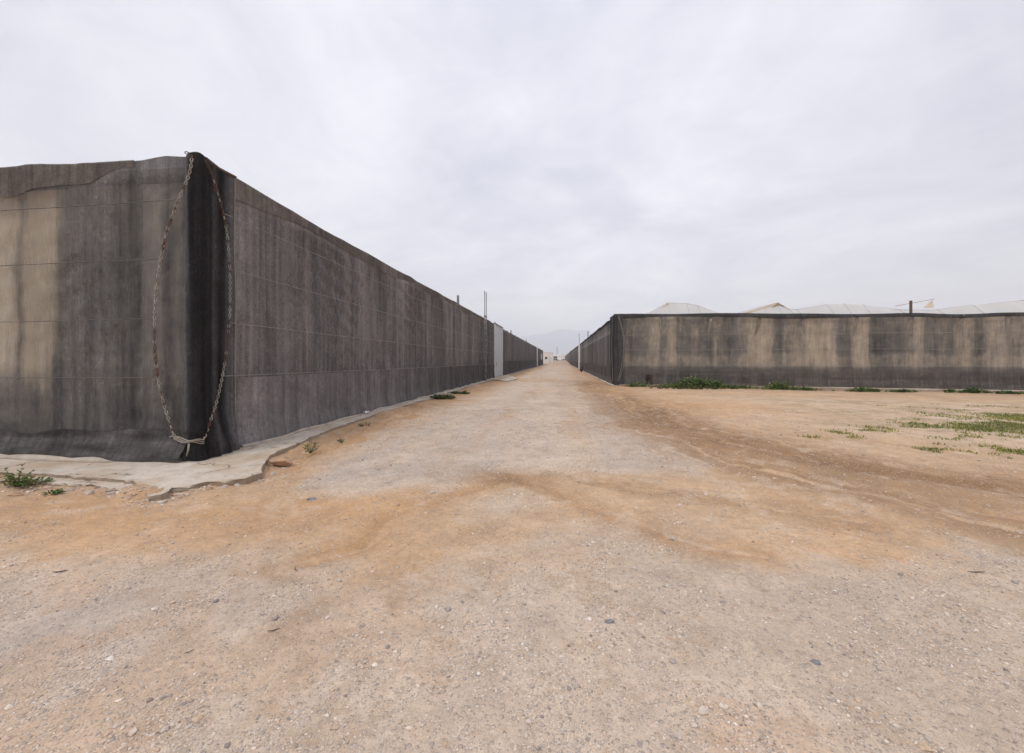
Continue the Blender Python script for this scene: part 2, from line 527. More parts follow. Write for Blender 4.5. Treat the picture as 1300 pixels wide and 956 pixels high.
def height(x, y):
    x = np.asarray(x, float); y = np.asarray(y, float)
    h = 1.35 * sstep(105, 230, y)
    h = h - 0.15 * sstep(7, 20, x) * sstep(60, 20, y)
    r = np.hypot(x, y)
    near = 1 / (1 + (r / 60) ** 2)
    h = h + (fbm(x / 4, y / 4, 3, 3) - 0.5) * 0.10 * sstep(1.5, 8, r) * near
    h = h + (fbm(x / 0.7, y / 0.7, 5, 4) - 0.5) * 0.06 * near
    h = h + (fbm(x / 0.11, y / 0.11, 9, 3) - 0.5) * 0.016 * near
    # wheel ruts of the sweeping track
    d, lat, al = seg_dist(x, y, T1)
    h = h - 0.035 * np.exp(-(d / 0.35) ** 2) + 0.02 * np.exp(-((d - 0.6) / 0.3) ** 2)
    h = h + 0.016 * np.sin(lat * 26 + 1.5 * fbm(al * 0.6, al * 0, 6, 2)) * np.exp(-(d / 1.2) ** 2) * near
    for pl in (T2, ARM_L, ARM_R2):
        d, lat, al = seg_dist(x, y, pl)
        h = h + 0.009 * np.sin(lat * 30 + 2 * fbm(al * 0.6, al * 0, 6, 2)) * np.exp(-(d / 0.7) ** 2) - 0.015 * np.exp(-(d / 0.3) ** 2)
    d, lat, al = seg_dist(x, y, ARM_R)
    h = h - 0.012 * np.exp(-(d / 0.25) ** 2)
    d, lat, al = seg_dist(x, y, APRON_EDGE)
    h = h - 0.10 * np.exp(-(d / 0.35) ** 2) * (fbm(x / 0.4, y / 0.4, 29, 3) - 0.05)
    h = h + 0.09 * np.exp(-((x - XL - 0.75) / 0.4) ** 2) * sstep(8.5, 9.5, y) * sstep(90, 40, y) * sstep(0.45, 0.62, fbm(x / 1.6, y / 1.6, 33, 4))
    d, lat, al = seg_dist(x, y, APRON_EDGE)
    h = h + 0.10 * np.exp(-(d / 0.22) ** 2) * sstep(0.54, 0.68, fbm(x / 0.55, y / 0.55, 37, 4))
    # low and even under the buildings
    inL = sstep(XL + 0.7, XL + 0.25, x) * sstep(YF - 0.5, YF - 0.1, y)
    h = h * (1 - inL) + (-0.05 + 1.35 * sstep(105, 230, y)) * inL
    return h


GREEN_BLOBS = [((1290, 541), 2.2, 0.55, 1.0), ((1230, 543), 1.6, 0.25, 0.8), ((1180, 536), 1.3, 0.2, 0.55), ((1275, 524), 1.0, 0.5, 0.85),
               ((1085, 541), 0.8, 0.2, 0.45), ((1100, 551), 0.9, 0.15, 0.4), ((1230, 565), 0.7, 0.1, 0.5), ((1150, 531), 1.0, 0.2, 0.35),
               ((1310, 530), 1.5, 0.8, 0.9), ((1180, 556), 0.8, 0.15, 0.3), ((1210, 517), 0.8, 0.3, 0.5), ((1260, 512), 1.3, 0.3, 0.5),
               ((1200, 552), 2.6, 0.35, 0.42), ((1120, 546), 2.0, 0.3, 0.36), ((1240, 528), 2.6, 0.9, 0.36), ((1060, 556), 1.4, 0.15, 0.3), ((1160, 514), 2.4, 0.5, 0.3), ((1270, 572), 1.6, 0.25, 0.4)]


def green_at(x, y):
    g = np.zeros(np.shape(x))
    for (px, py), sx, sy, a in GREEN_BLOBS:
        cx, cy = gp(px, py)
        g = np.maximum(g, a * np.exp(-((x - cx) / sx) ** 2 - ((y - cy) / (sy * 1.6)) ** 2))
    n = fbm(x / 0.5, y / 0.5, 31, 4)
    return np.clip((g - (n - 0.17) * 1.05) * 2.2, 0, 1) * (g > 0.03)


def soil(x, y):
    """soil colour and stoniness of the ground, by position"""
    r = np.hypot(x, y)
    w = 0.5 * np.clip(r / 6, 0.25, 1.6)
    wx = x + (fbm(x / 1.1, y / 1.1, 41, 5, 0.6) - 0.5) * 1.5 * w
    wy = y + (fbm(x / 1.1, y / 1.1, 47, 5, 0.6) - 0.5) * 1.5 * w
    SAND = np.array([0.545, 0.375, 0.24]); GRAV = np.array([0.555, 0.443, 0.345]); ORA = np.array([0.50, 0.29, 0.145])
    DARK = np.array([0.30, 0.18, 0.098]); PALE = np.array([0.65, 0.52, 0.41]); GREY = np.array([0.49, 0.40, 0.335])
    c = np.broadcast_to(SAND, x.shape + (3,)).copy()
    grav = np.full(x.shape, 0.22)

    def mix(mask, colour, g=None):
        nonlocal c, grav
        mk = np.clip(mask, 0, 1)
        c = c * (1 - mk[..., None]) + colour * mk[..., None]
        if g is not None: grav = grav * (1 - mk) + g * mk

    patch = fbm(x / 0.9, y / 0.9, 61, 5, 0.6)
    fine = fbm(x / 0.22, y / 0.22, 67, 4, 0.6)
    # gravelly foreground
    dep = -x * ST + y * CT
    fore = sstep(3.7, 2.7, dep + (patch - 0.5) * 2.0)
    mix(fore * 0.9, GRAV, 0.8)
    mix(fore * sstep(0.48, 0.62, patch) * 0.7, PALE * 0.93, 0.9)
    gx, gy = gp(60, 790)
    mix(0.8 * np.exp(-((wx - gx) / 0.9) ** 2 - ((wy - gy) / 0.7) ** 2), GREY, 0.95)
    mix(sstep(0.58, 0.70, patch) * 0.28, ORA)
    # sandy shoulders
    d, lat, al = seg_dist(wx, wy, BAND_L)
    mix(np.exp(-(d / 0.7) ** 2) * 0.6, ORA * 1.06, 0.2)
    s = inside_sdf(wx, wy, POLY_FIELD)
    mix(sstep(-0.8, 0.8, s) * 0.75, np.array([0.58, 0.425, 0.30]), 0.15)
    fx, fy = gp(850, 515)
    mix(0.75 * np.exp(-((wx - fx) / 4.0) ** 2 - ((wy - fy) / 3.0) ** 2), ORA * 1.12, 0.12)
    fl = sstep(-1.0, 1.5, inside_sdf(x, y, POLY_FIELD)) * sstep(4, 11, x)
    mt = fbm(x / 1.6, y / 0.7, 111, 5, 0.65)
    mix(fl * sstep(0.47, 0.62, mt) * 0.6, np.array([0.37, 0.285, 0.165]), 0.2)
    mix(fl * sstep(0.50, 0.66, fbm(x / 0.5, y / 0.35, 113, 4, 0.65)) * 0.5, np.array([0.30, 0.225, 0.14]), 0.2)
    mix(fl * sstep(0.55, 0.68, fbm(x / 1.1 + 4, y / 0.6, 117, 4, 0.6)) * 0.5, np.array([0.62, 0.50, 0.39]), 0.2)
    # hard grey carriageway
    s = inside_sdf(wx, wy, POLY_ROAD)
    rd = sstep(-0.25, 0.35, s)
    mix(rd * 0.95, GRAV * 1.06, 0.55)
    streak = fbm(wx * 2.2, wy * 0.12, 71, 4)
    mix(rd * sstep(0.48, 0.66, streak) * 0.55, GREY * 1.02, 0.6)
    mix(rd * sstep(0.55, 0.7, fbm(wx * 1.3 + 9, wy * 0.2, 73, 4)) * 0.5 * sstep(12, 30, y), ORA * 1.05, 0.25)
    px_, py_ = gp(480, 595)
    mix(rd * 0.7 * np.exp(-((wx - px_) / 1.3) ** 2 - ((wy - py_) / 0.55) ** 2), GREY * 0.92, 0.8)
    # tyre lines down the lane
    for off_, w_ in ((-1.0, 0.2), (0.75, 0.22), (2.2, 0.2), (-2.6, 0.2)):
        lx = wx - (x * 0 + off_ - 0.7 + 0.25 * np.sin(y * 0.11 + off_))
        ln = np.exp(-(lx / w_) ** 2) * sstep(0.4, 0.6, fbm(lx * 16, y * 0.25, 77, 4, 0.6)) * sstep(4.6, 7, y) * sstep(140, 60, y)
        mix(ln * 0.5, DARK * 1.6, 0.3)
    # tracks
    for poly, wd, colr, amt in ((T1, 0.85, DARK * 0.95, 1.0), (T2, 0.7, DARK * 1.05, 0.85), (ARM_L, 0.34, ORA * 0.86, 0.7),
                                (ARM_R, 0.36, ORA * 0.84, 0.7), (ARM_R2, 0.35, DARK * 1.15, 0.6), (SH_L, 0.45, ORA * 0.95, 0.85),
                                (SH_R, 1.0, ORA * 1.05, 0.6)):
        d, lat, al = seg_dist(wx, wy, poly)
        wd2 = wd * np.clip(r / 6.5, 0.7, 1.8)
        st = 0.6 * fbm(lat * 4.5, al * 0.22, 83, 5, 0.62) + 0.4 * fbm(lat * 14, al * 0.3, 87, 3, 0.6)
        mix(np.exp(-(d / wd2) ** 2) * amt * sstep(0.25, 0.55, st), colr, 0.18)
    bx, by = gp(640, 605)
    mix(0.75 * np.exp(-((wx - bx) / 0.75) ** 2 - ((wy - by) / 0.28) ** 2), DARK * 1.05, 0.2)
    bx, by = gp(640, 637)
    mix(0.8 * np.exp(-((wx - bx) / 0.42) ** 2 - ((wy - by) / 0.33) ** 2), GRAV * 1.02, 0.7)
    # fine brindle
    mix(sstep(0.58, 0.72, fine) * 0.25, DARK * 1.2)
    mix(sstep(0.60, 0.74, fbm(x / 0.3 + 5, y / 0.3, 69, 4, 0.6)) * 0.3, PALE)
    g = green_at(x, y)
    mix(g * 0.75, np.array([0.28, 0.25, 0.10]), 0.1)
    # beyond the lane the land is plain tan
    far = sstep(60, 200, r)
    mix(far * 0.8, np.array([0.42, 0.33, 0.25]), 0.2)
    return c, grav


def build_ground():
    dens = np.concatenate([np.linspace(-78, 78, 860), np.linspace(78, 282, 60)[1:-1]])
    ang = np.radians(dens) + TH                     # measured anticlockwise from +Y
    rad = np.concatenate([[0.05], np.geomspace(0.5, 60, 860), np.geomspace(60, 9000, 110)[1:]])
    A, R = np.meshgrid(ang, rad)
    x = -np.sin(A) * R; y = np.cos(A) * R
    z = height(x, y)
    na = len(ang); nr = len(rad)
    i = np.arange(nr - 1)[:, None]; j = np.arange(na)[None, :]
    a = i * na + j; bq = i * na + (j + 1) % na
    faces = np.stack([a, bq, bq + na, a + na], -1).reshape(-1, 4)[:, ::-1]
    c, g = soil(x.ravel(), y.ravel())
    v = np.stack([x, y, z], -1).reshape(-1, 3)
    o = mesh_obj('ground', v, np.ascontiguousarray(faces[:, ::-1]), M['ground'], attrs={'gravel': g}, colors=c)
    if o.data.polygons[5000].normal.z < 0:
        o.data.flip_normals()
    tag(o, kind='structure')


build_ground()

# ------------------------------------------------------------------ loose gravel
ICO_V = []
_p = (1 + 5 ** .5) / 2
for s1 in (-1, 1):
    for s2 in (-1, 1):
        ICO_V += [(0, s1, s2 * _p), (s1, s2 * _p, 0), (s2 * _p, 0, s1)]
ICO_V = np.array(ICO_V, float); ICO_V /= np.linalg.norm(ICO_V[0])
_bm = bmesh.new()
for v in ICO_V: _bm.verts.new(v)
_r = bmesh.ops.convex_hull(_bm, input=list(_bm.verts))
_bm.verts.index_update()
ICO_F = np.array([[v.index for v in f.verts] for f in _bm.faces], np.int64)
_bm.free()


def build_gravel():
    N = 420000
    dmin, dmax = 1.25, 13.0
    u = RNG.random(N)
    dd = (dmin ** 0.6 + u * (dmax ** 0.6 - dmin ** 0.6)) ** (1 / 0.6)
    xc = (RNG.random(N) * 2 - 1) * 1.5 * dd
    x, y = cam2w(xc, dd)
    c, g = soil(x, y)
    clump = fbm(x / 0.35, y / 0.35, 101, 4, 0.6)
    keep = RNG.random(N) < np.clip(g * 1.2 * sstep(0.38, 0.66, clump) + 0.04, 0, 1)
    keep &= ~((x < XL + 0.9) & (y > YF - 1.05))
    keep &= ~((y > YF - 1.05) & (y < 8.2) & (x < XL + 1.1))
    x, y, dd, c = x[keep], y[keep], dd[keep], c[keep]
    # crumbs of broken concrete along the apron edge
    k = RNG.integers(0, len(APRON_EDGE) - 1, 2600); t = RNG.random((2600, 1))
    e = APRON_EDGE[k] * (1 - t) + APRON_EDGE[k + 1] * t + RNG.normal(0, 0.07, (2600, 2)) + np.array([0.05, -0.06])
    ce, _ = soil(e[:, 0], e[:, 1])
    x = np.concatenate([x, e[:, 0]]); y = np.concatenate([y, e[:, 1]]); c = np.concatenate([c, ce]); dd = np.concatenate([dd, np.full(2600, 5.5)])
    n = len(x)
    size = 0.0021 * np.exp(RNG.normal(0, 0.42, n)) * (1 + 0.22 * dd)
    size[-2600:] *= RNG.choice([0.8, 1.3, 2.4], 2600, p=[0.5, 0.35, 0.15])
    big = RNG.random(n) < 0.05
    size = np.where(big, size * RNG.uniform(1.6, 2.6, n), size)
    size = np.clip(size, 0.002, 0.022)
    sc = np.stack([size * RNG.uniform(0.8, 1.5, n), size * RNG.uniform(0.7, 1.1, n), size * RNG.uniform(0.35, 0.75, n)], -1)
    an = RNG.random(n) * 2 * np.pi
    jit = 1 + RNG.uniform(-0.28, 0.28, (n, 12, 1))
    v = ICO_V[None] * jit * sc[:, None, :]
    ca, sa = np.cos(an)[:, None], np.sin(an)[:, None]
    vx = v[..., 0] * ca - v[..., 1] * sa; vy = v[..., 0] * sa + v[..., 1] * ca
    z = height(x, y)
    V = np.stack([vx + x[:, None], vy + y[:, None], v[..., 2] + z[:, None] + sc[:, 2:3] * 0.35], -1).reshape(-1, 3)
    Fc = (ICO_F[None] + (np.arange(n) * 12)[:, None, None]).reshape(-1, 3)
    pal = np.array([[0.64, 0.545, 0.46], [0.53, 0.465, 0.415], [0.41, 0.36, 0.325], [0.27, 0.255, 0.25], [0.74, 0.67, 0.59], [0.52, 0.385, 0.275], [0.16, 0.155, 0.165]])
    ci = RNG.choice(7, n, p=[0.24, 0.20, 0.14, 0.09, 0.12, 0.17, 0.04])
    col = pal[ci] * RNG.uniform(0.85, 1.12, (n, 1))
    col = col * 0.72 + c * 0.28          # dust of the soil around each stone
    o = mesh_obj('gravel', V, Fc, M['pebble'], smooth=False, colors=np.repeat(col, 12, 0))
    tag(o, 'loose grey and tan gravel strewn over the dirt track', 'gravel', kind='stuff')


build_gravel()

# ------------------------------------------------------------------ netting walls
def ug(a, b, d0, d1=None):
    """positions from a to b, spacing growing from d0 to d1"""
    d1 = d1 or d0
    out = [a]; t = a
    while t < b:
        k = (t - a) / (b - a)
        t += d0 * (d1 / d0) ** k
        out.append(min(t, b))
    return np.array(out)


def wall(name, p0, p1, us, z0, z1, nz, mat, parent, out, tone, opn, wob, seed, top=None, foot=None):
    """cloth from p0 to p1; out = outward unit vector; wob(u,v)->metres outward; top(u)->extra height"""
    p0 = np.array(p0, float); p1 = np.array(p1, float)
    L = np.linalg.norm(p1 - p0); t = (p1 - p0) / L
    vs = np.linspace(0, 1, nz)
    U, W = np.meshgrid(us, vs, indexing='ij')
    zt = z1 + (top(U) if top is not None else 0)
    zb = z0 + (foot(U) if foot is not None else 0)
    Z = zb + (zt - zb) * W
    off = wob(U, Z)
    X = p0[0] + t[0] * U + out[0] * off
    Y = p0[1] + t[1] * U + out[1] * off
    V = np.stack([X, Y, Z], -1).reshape(-1, 3)
    Fc = grid_faces(len(us), nz)
    tn = np.broadcast_to(tone(U, Z), U.shape).ravel(); op = np.broadcast_to(opn(U, Z), U.shape).ravel()
    uv = np.stack([U + seed * 13.7, Z], -1).reshape(-1, 2)
    return mesh_obj(name, V, Fc, mat, parent, True, {'tone': tn, 'open': op}, uv)


def folds(U, Z, seed, amp=0.03):
    w = (fbm(U * 1.1, Z * 0.25, seed, 3) - 0.5) * amp * 2.4
    w = w + (fbm(U * 5.0, Z * 0.35, seed + 3, 3) - 0.5) * amp * 0.7
    w = w + (fbm(U * 3 + Z * 2.2, Z * 3 - U * 1.4, seed + 5, 4) - 0.5) * amp * 0.45
    return w


# ---- the tall greenhouse on the left
LH = thing('netted_greenhouse', 'tall dark netted greenhouse with two chains at its near corner and a pale gate',
           'greenhouse', (XL, YF, 0))
LHI = LH  # children are given in world space; undo the parent offset below


def fix_children(root):
    off = Vector(root.location)
    for ch in root.children:
        ch.location = ch.location - off


FX0 = -16.0
uF = lambda px: on_y(px, YF) - FX0       # position along the front wall for a photo column


def front_tone(U, Z):
    t = 1.08 + 0.4 * (vnoise(U * 1.3, 0 * U + 3, 5) - 0.5)
    for px, w, a in ((172, 0.10, -0.42), (150, 0.25, -0.12), (100, 0.3, 0.10), (205, 0.12, 0.12), (225, 0.15, -0.08), (60, 0.06, -0.2), (30, 0.3, -0.05), (120, 0.05, -0.2)):
        c = uF(px) + 0.05 * np.sin(Z * 2.1 + px)
        t = t + a * np.exp(-((U - c) / w) ** 2)
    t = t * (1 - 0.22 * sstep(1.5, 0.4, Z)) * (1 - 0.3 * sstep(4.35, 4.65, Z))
    # dark streaks near the foot: shade of slumped creases put into the tone
    t = t * (1 - 0.25 * sstep(0.6, 0.75, fbm(U * 1.2, Z * 9, 13, 3)) * sstep(1.3, 0.5, Z))
    return t


def sag(U, sp, a, ph=0.0):
    return -a * np.abs(np.sin((U + ph) * math.pi / sp)) + (vnoise(U * 0.9, U * 0, 77) - 0.5) * 0.02


def front_wob(U, Z):
    w = folds(U, Z, 21, 0.05) * (0.25 + 0.75 * sstep(0.0, 0.5, XL - FX0 - U))
    # slack creases slanting across the cloth
    w = w + 0.016 * np.sin((Z * 2.2 - U * 0.9) * 6 + 5 * fbm(U * 0.7, Z * 0.7, 23, 3)) * sstep(0.5, 0.7, fbm(U * 0.6, Z * 0.8, 27, 3)) * sstep(0.0, 0.5, XL - FX0 - U)
    w = w + 0.05 * np.exp(-((Z - 0.35) / 0.3) ** 2) * (fbm(U * 2.5, Z * 3, 17, 3) - 0.2)
    return w


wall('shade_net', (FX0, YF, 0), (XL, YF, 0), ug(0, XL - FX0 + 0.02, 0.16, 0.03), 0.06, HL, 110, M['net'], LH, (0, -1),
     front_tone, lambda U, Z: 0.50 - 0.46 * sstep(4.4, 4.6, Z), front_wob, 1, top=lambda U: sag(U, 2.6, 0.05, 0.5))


def road_tone(U, Z):
    t = 1.10 + 0.30 * (vnoise(U * 0.75, 0 * U + 9, 15) - 0.5) + 0.14 * (vnoise(U * 2.9, 0 * U + 2, 25) - 0.5)
    for Y, w, a in ((on_x(332, XL), 0.10, -0.35), (on_x(385, XL), 0.10, -0.25), (on_x(389, XL), 0.08, 0.35), (on_x(310, XL), 0.22, 0.22),
                    (on_x(300, XL), 0.12, 0.18), (on_x(505, XL), 0.25, 0.18), (on_x(455, XL), 0.2, 0.12), (on_x(545, XL), 0.4, 0.15)):
        t = t + a * np.exp(-((U + YF - Y + 0.03 * np.sin(Z * 2 + Y)) / w) ** 2) * (0.5 + 0.5 * sstep(0.5, 3.5, Z))  # vertical streaks; one pair puts a fold's light and shade into the tone
    m_ = (U + 1.1) % 3.15
    t = t - 0.30 * np.exp(-((m_ - 1.5) / 0.035) ** 2) + 0.16 * np.exp(-((m_ - 1.6) / 0.05) ** 2)
    lit_fold = sstep(0.48, 0.70, fbm(U * 1.5 + 0.15 * Z, Z * 0.12, 35, 3))
    t = t * 1.12 + 0.42 * lit_fold * sstep(0.6, 3.6, Z) - 0.10  # top-lit folds brightened in the tone, more so higher up
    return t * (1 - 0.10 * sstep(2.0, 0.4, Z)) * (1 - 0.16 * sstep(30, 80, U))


def road_wob(U, Z):
    k = 1 / (1 + (U / 40) ** 2)
    w = folds(U, Z, 33, 0.055) * k * (0.2 + 0.8 * sstep(0.5, 1.2, U))
    # tension creases running down from the tied points of the top wire
    for y0 in (on_x(385, XL) - YF, on_x(500, XL) - YF):
        a = (U - y0) / 3.2
        w = w + 0.035 * np.exp(-(a - 0.5) ** 2 * 6) * np.sin((Z + a * 1.3) * 14 + 2 * fbm(U, Z, 4, 3)) * sstep(1.2, 3.2, Z)
    return w * (1 - 0.75 * sstep(3.9, 4.7, Z))


GY0, GY1 = on_x(627.0, XL), on_x(637.2, XL)
Lsp = ug(0.16, GY0 - YF, 0.035, 0.30)
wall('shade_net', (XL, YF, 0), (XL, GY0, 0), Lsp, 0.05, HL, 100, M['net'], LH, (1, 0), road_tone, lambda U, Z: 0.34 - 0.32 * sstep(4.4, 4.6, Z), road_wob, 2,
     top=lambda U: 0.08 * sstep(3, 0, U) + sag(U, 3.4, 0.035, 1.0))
wall('shade_net', (XL, GY1, 0), (XL, LEND, 0), ug(0, LEND - GY1, 0.3, 1.2), 0.03, HL, 30, M['net'], LH, (1, 0),
     lambda U, Z: road_tone(U + 33, Z) * 0.85, lambda U, Z: 0.15 + 0 * U, lambda U, Z: road_wob(U + 33, Z), 3, top=lambda U: sag(U, 4, 0.06),
     foot=lambda U: 1.35 * sstep(105, 230, U + GY1) + 0.0)
# far end and far side of the block
wall('shade_net', (XL, LEND, 0), (-70, LEND, 0), ug(0, 70 + XL, 1.5), 0.0, HL, 8, M['net'], LH, (0, 1), lambda U, Z: 1 + 0 * U, lambda U, Z: 0.2 + 0 * U, lambda U, Z: 0 * U, 4)
wall('shade_net', (-70, YF, 0), (FX0, YF, 0), ug(0, 70 + FX0, 0.8), 0.0, HL, 12, M['net'], LH, (0, -1), lambda U, Z: 0.9 + 0.3 * vnoise(U, U * 0, 4), lambda U, Z: 0.36 - 0.32 * sstep(4.4, 4.6, Z), lambda U, Z: folds(U, Z, 8, 0.03), 5)

# doubled skirt along the road wall and the gathered foot
def skirt_wob(k0):
    def f(U, Z):
        q = sstep(0.55, 0.05, Z)
        return 0.018 + road_wob(U, Z) + q * q * (0.10 + 0.10 * fbm(U * 1.3, U * 0, 55, 3)) * k0 + 0.03 * (fbm(U * 4, Z * 5, 57, 3) - 0.5) * q
    return f


wall('skirt', (XL, YF + 0.75, 0), (XL, GY0, 0), ug(0, GY0 - YF - 0.75, 0.045, 0.3), 0.035, 1.28, 34, M['skirt'], LH, (1, 0),
     lambda U, Z: 1.75 - 0.75 * sstep(3, 16, U) + 0.3 * (vnoise(U * 1.7, U * 0, 66) - 0.5), lambda U, Z: 0.05 + 0 * U, lambda U, Z: skirt_wob(0.4)(U + 0.75, Z), 6)
wall('skirt', (XL, GY1, 0), (XL, LEND, 0), ug(0, LEND - GY1, 0.35, 1.3), 0.03, 1.5, 10, M['skirt'], LH, (1, 0),
     lambda U, Z: 1.0 + 0.3 * (vnoise(U * 0.7, U * 0, 66) - 0.5), lambda U, Z: 0.05 + 0 * U, lambda U, Z: 0.02 + skirt_wob(0.5)(U + 33, Z), 7,
     foot=lambda U: 1.35 * sstep(105, 230, U + GY1))


def fskirt_wob(U, Z):
    q = sstep(0.42, 0.03, Z)
    return 0.02 + front_wob(U, Z) + q * (0.10 + 0.12 * fbm(U * 1.1, U * 0, 59, 3)) + q * 0.11 * (fbm(U * 1.6 + Z * 3, Z * 9 - U, 58, 4) - 0.5)


wall('skirt', (FX0, YF, 0), (XL, YF, 0), ug(0, XL - FX0 + 0.02, 0.12, 0.03), 0.045, 0.40, 22, M['skirt'], LH, (0, -1),
     lambda U, Z: 0.74 + 0.9 * (fbm(U * 1.4, Z * 10, 68, 3) - 0.5), lambda U, Z: 0.05 + 0 * U, fskirt_wob, 8,
     top=lambda U: 0.22 * (vnoise(U * 1.5, U * 0, 2) - 0.5))

# folded band along the top of the front
wall('top_band', (FX0, YF, 0), (XL, YF, 0), ug(0, uF(171), 0.12, 0.04), 4.40, HL + 0.012, 14, M['net_band'], LH, (0, -1),
     lambda U, Z: 0.92 + 0.35 * (vnoise(U * 1.7, U * 0, 6) - 0.5), lambda U, Z: 0.10 + 0 * U,
     lambda U, Z: 0.007 + front_wob(U, Z) + 0.004 * sstep(4.7, 4.4, Z) * vnoise(U * 2, U * 0, 9), 9,
     top=lambda U: sag(U, 2.6, 0.05, 0.5), foot=lambda U: 0.22 * (vnoise(U * 1.6, U * 0, 12) - 0.5) - 0.05 * sstep(0, 9, U) + 0.37 * sstep(uF(105), uF(171), U))
wall('top_band', (XL, YF + 0.7, 0), (XL, GY0, 0), ug(0, GY0 - YF - 0.7, 0.06, 0.3), 4.55, HL + 0.012, 8, M['net_band'], LH, (1, 0),
     lambda U, Z: 1.12 + 0.5 * (vnoise(U * 1.1, U * 0, 6) - 0.5), lambda U, Z: 0.05 + 0 * U,
     lambda U, Z: 0.016 + road_wob(U + 0.7, Z), 10, top=lambda U: 0.08 * sstep(2.3, -0.7, U) + sag(U + 0.7, 3.4, 0.035, 1.0),
     foot=lambda U: 0.2 * (vnoise(U * 0.45, U * 0, 12) - 0.5))

# ---- corner: doubled dark netting wrapped round the corner post
def corner_wrap():
    n = 46; nz = 120
    r = 0.11
    # path in plan: along the front, round the corner, along the road wall
    pts = []
    CX = XL + 0.17
    for k in np.linspace(0, 1, 10)[:-1]:
        pts.append((XL - 0.10 + k * (0.10 + 0.17 - r), YF - 0.022 - 0.02 * k))
    for k in np.linspace(0, 1, 9)[:-1]:
        a = -math.pi / 2 + k * math.pi / 2
        pts.append((CX - r + math.cos(a) * r, YF - 0.042 + r + math.sin(a) * r))
    for k in np.linspace(0, 1, 18):
        pts.append((CX + (0.03 - 0.17) * k ** 0.8, YF + r - 0.04 + k * 0.76))
    pts = np.array(pts)
    s = np.concatenate([[0], np.cumsum(np.hypot(*np.diff(pts, axis=0).T))])
    us = np.linspace(0, s[-1], n)
    bx = np.interp(us, s, pts[:, 0]); by = np.interp(us, s, pts[:, 1])
    tx = np.gradient(bx); ty = np.gradient(by); tl = np.hypot(tx, ty)
    nx, ny = ty / tl, -tx / tl
    vs = np.linspace(0, 1, nz)
    U, W = np.meshgrid(us, vs, indexing='ij')
    topz = 4.765 + 0.06 * sstep(0.1, 0.3, us) - 0.04 * sstep(0.5, 1.0, us) + 0.03 * np.sin(us * 9)
    Z = 0.05 + (topz[:, None] - 0.05) * W
    q = sstep(0.75, 0.05, Z)
    gather = 0.05 * np.exp(-((Z - 0.36) / 0.09) ** 2)
    off = 0.008 * np.sin(U * 19 + 0.8 * np.sin(Z * 1.3)) + (fbm(U * 6, Z * 0.7, 91, 3) - 0.5) * 0.03 - 0.03 * sstep(0.12, 0.0, U)
    off = off + q * (0.06 + 0.12 * fbm(U * 5, Z * 2, 93, 3)) * sstep(-0.1, 0.5, U) - 0.5 * gather
    off = off + q * 0.03 * np.sin(U * 26 + Z * 9)
    X = bx[:, None] + nx[:, None] * off; Y = by[:, None] + ny[:, None] * off
    V = np.stack([X, Y, Z], -1).reshape(-1, 3)
    # darkest right at the edge, paler towards the front
    tone = 0.60 + 2.3 * sstep(0.20, 0.0, U) + 0.8 * np.exp(-((U - 0.62) / 0.06) ** 2) + 2.0 * sstep(0.80, 1.08, U) + 0.12 * np.sin(U * 31)
    tone = tone * (0.9 + 0.4 * (fbm(U * 4, Z * 0.8, 95, 3) - 0.5))
    mesh_obj('corner_wrap', V, grid_faces(n, nz), M['net_dark'], LH, True, {'tone': tone.ravel(), 'open': np.full(U.size, 0.04)},
             np.stack([U, Z], -1).reshape(-1, 2))


corner_wrap()
mb = MB()
mb.tube([(XL + 0.03, YF + 0.12, 0.0), (XL + 0.03, YF + 0.12, 4.82), (XL + 0.03, YF + 0.12, 4.86)], [0.105, 0.10, 0.08], 14)
mb.build('corner_post', M['tan_post'], LH, True)
# pale cord where the wrap is laced to the road wall
mb = MB()
yc = YF + 0.84
mb.tube([(XL + 0.05 + 0.012 * math.sin(z * 3), yc - 0.02 + 0.03 * math.sin(z * 0.9) * 0.4, z) for z in np.linspace(0.6, 4.78, 40)], 0.008, 6)
mb.build('lacing_cord', M['rope'], LH, True)
# rough rail on top by the corner
mb = MB()
mb.tube([(XL + 0.14, YF + 0.15, 4.82), (XL + 0.09, YF + 0.45, 4.80), (XL + 0.04, YF + 0.85, 4.84)], 0.022, 7)
mb.build('top_rail', M['rust'], LH, True)

# ---- wires pulling on the netting
def wire(parent, a, b, sagv, r, mat, n=40, ndir=(0, 0, 0)):
    mb = MB()
    a = Vector(a); b = Vector(b)
    mb.tube([a.lerp(b, t) + Vector((0, 0, -sagv * 4 * t * (1 - t) + random.uniform(-.003, .003))) for t in np.linspace(0, 1, n)], r, 5)
    mb.build('wire', mat, parent, True)


CH_L = [(256, 199), (249, 208), (240, 224), (230, 245), (221, 268), (211, 295), (205, 325), (199, 358), (196, 400), (196, 440), (199, 472), (205, 503), (213, 530), (221, 553)]
CH_R = [(262, 203), (269, 220), (275, 240), (281, 260), (286, 280), (290, 310), (292, 350), (292, 395), (289, 435), (284, 470), (276, 508), (267, 535), (259, 557)]


def chain_pts():
    out = []
    L = []
    for px, py in CH_L:
        Y = YF - 0.12; X = min(on_y(px, Y), XL + 0.17); L.append(Vector((X, Y, zat(py, X, Y))))
    Rr = []
    for px, py in CH_R:
        X = XL + 0.21 - 0.10 * max(0.0, min(1.0, (on_x(px, XL + 0.15) - YF) / 0.8)); Y = max(on_x(px, X), YF - 0.1); Rr.append(Vector((X, Y, zat(py, X, Y))))
    return L, Rr


CL, CR = chain_pts()


def at_z(pts, z):
    for a, b in zip(pts[:-1], pts[1:]):
        if (a.z - z) * (b.z - z) <= 0:
            return a.lerp(b, (a.z - z) / (a.z - b.z + 1e-9))
    return pts[len(pts) // 2]


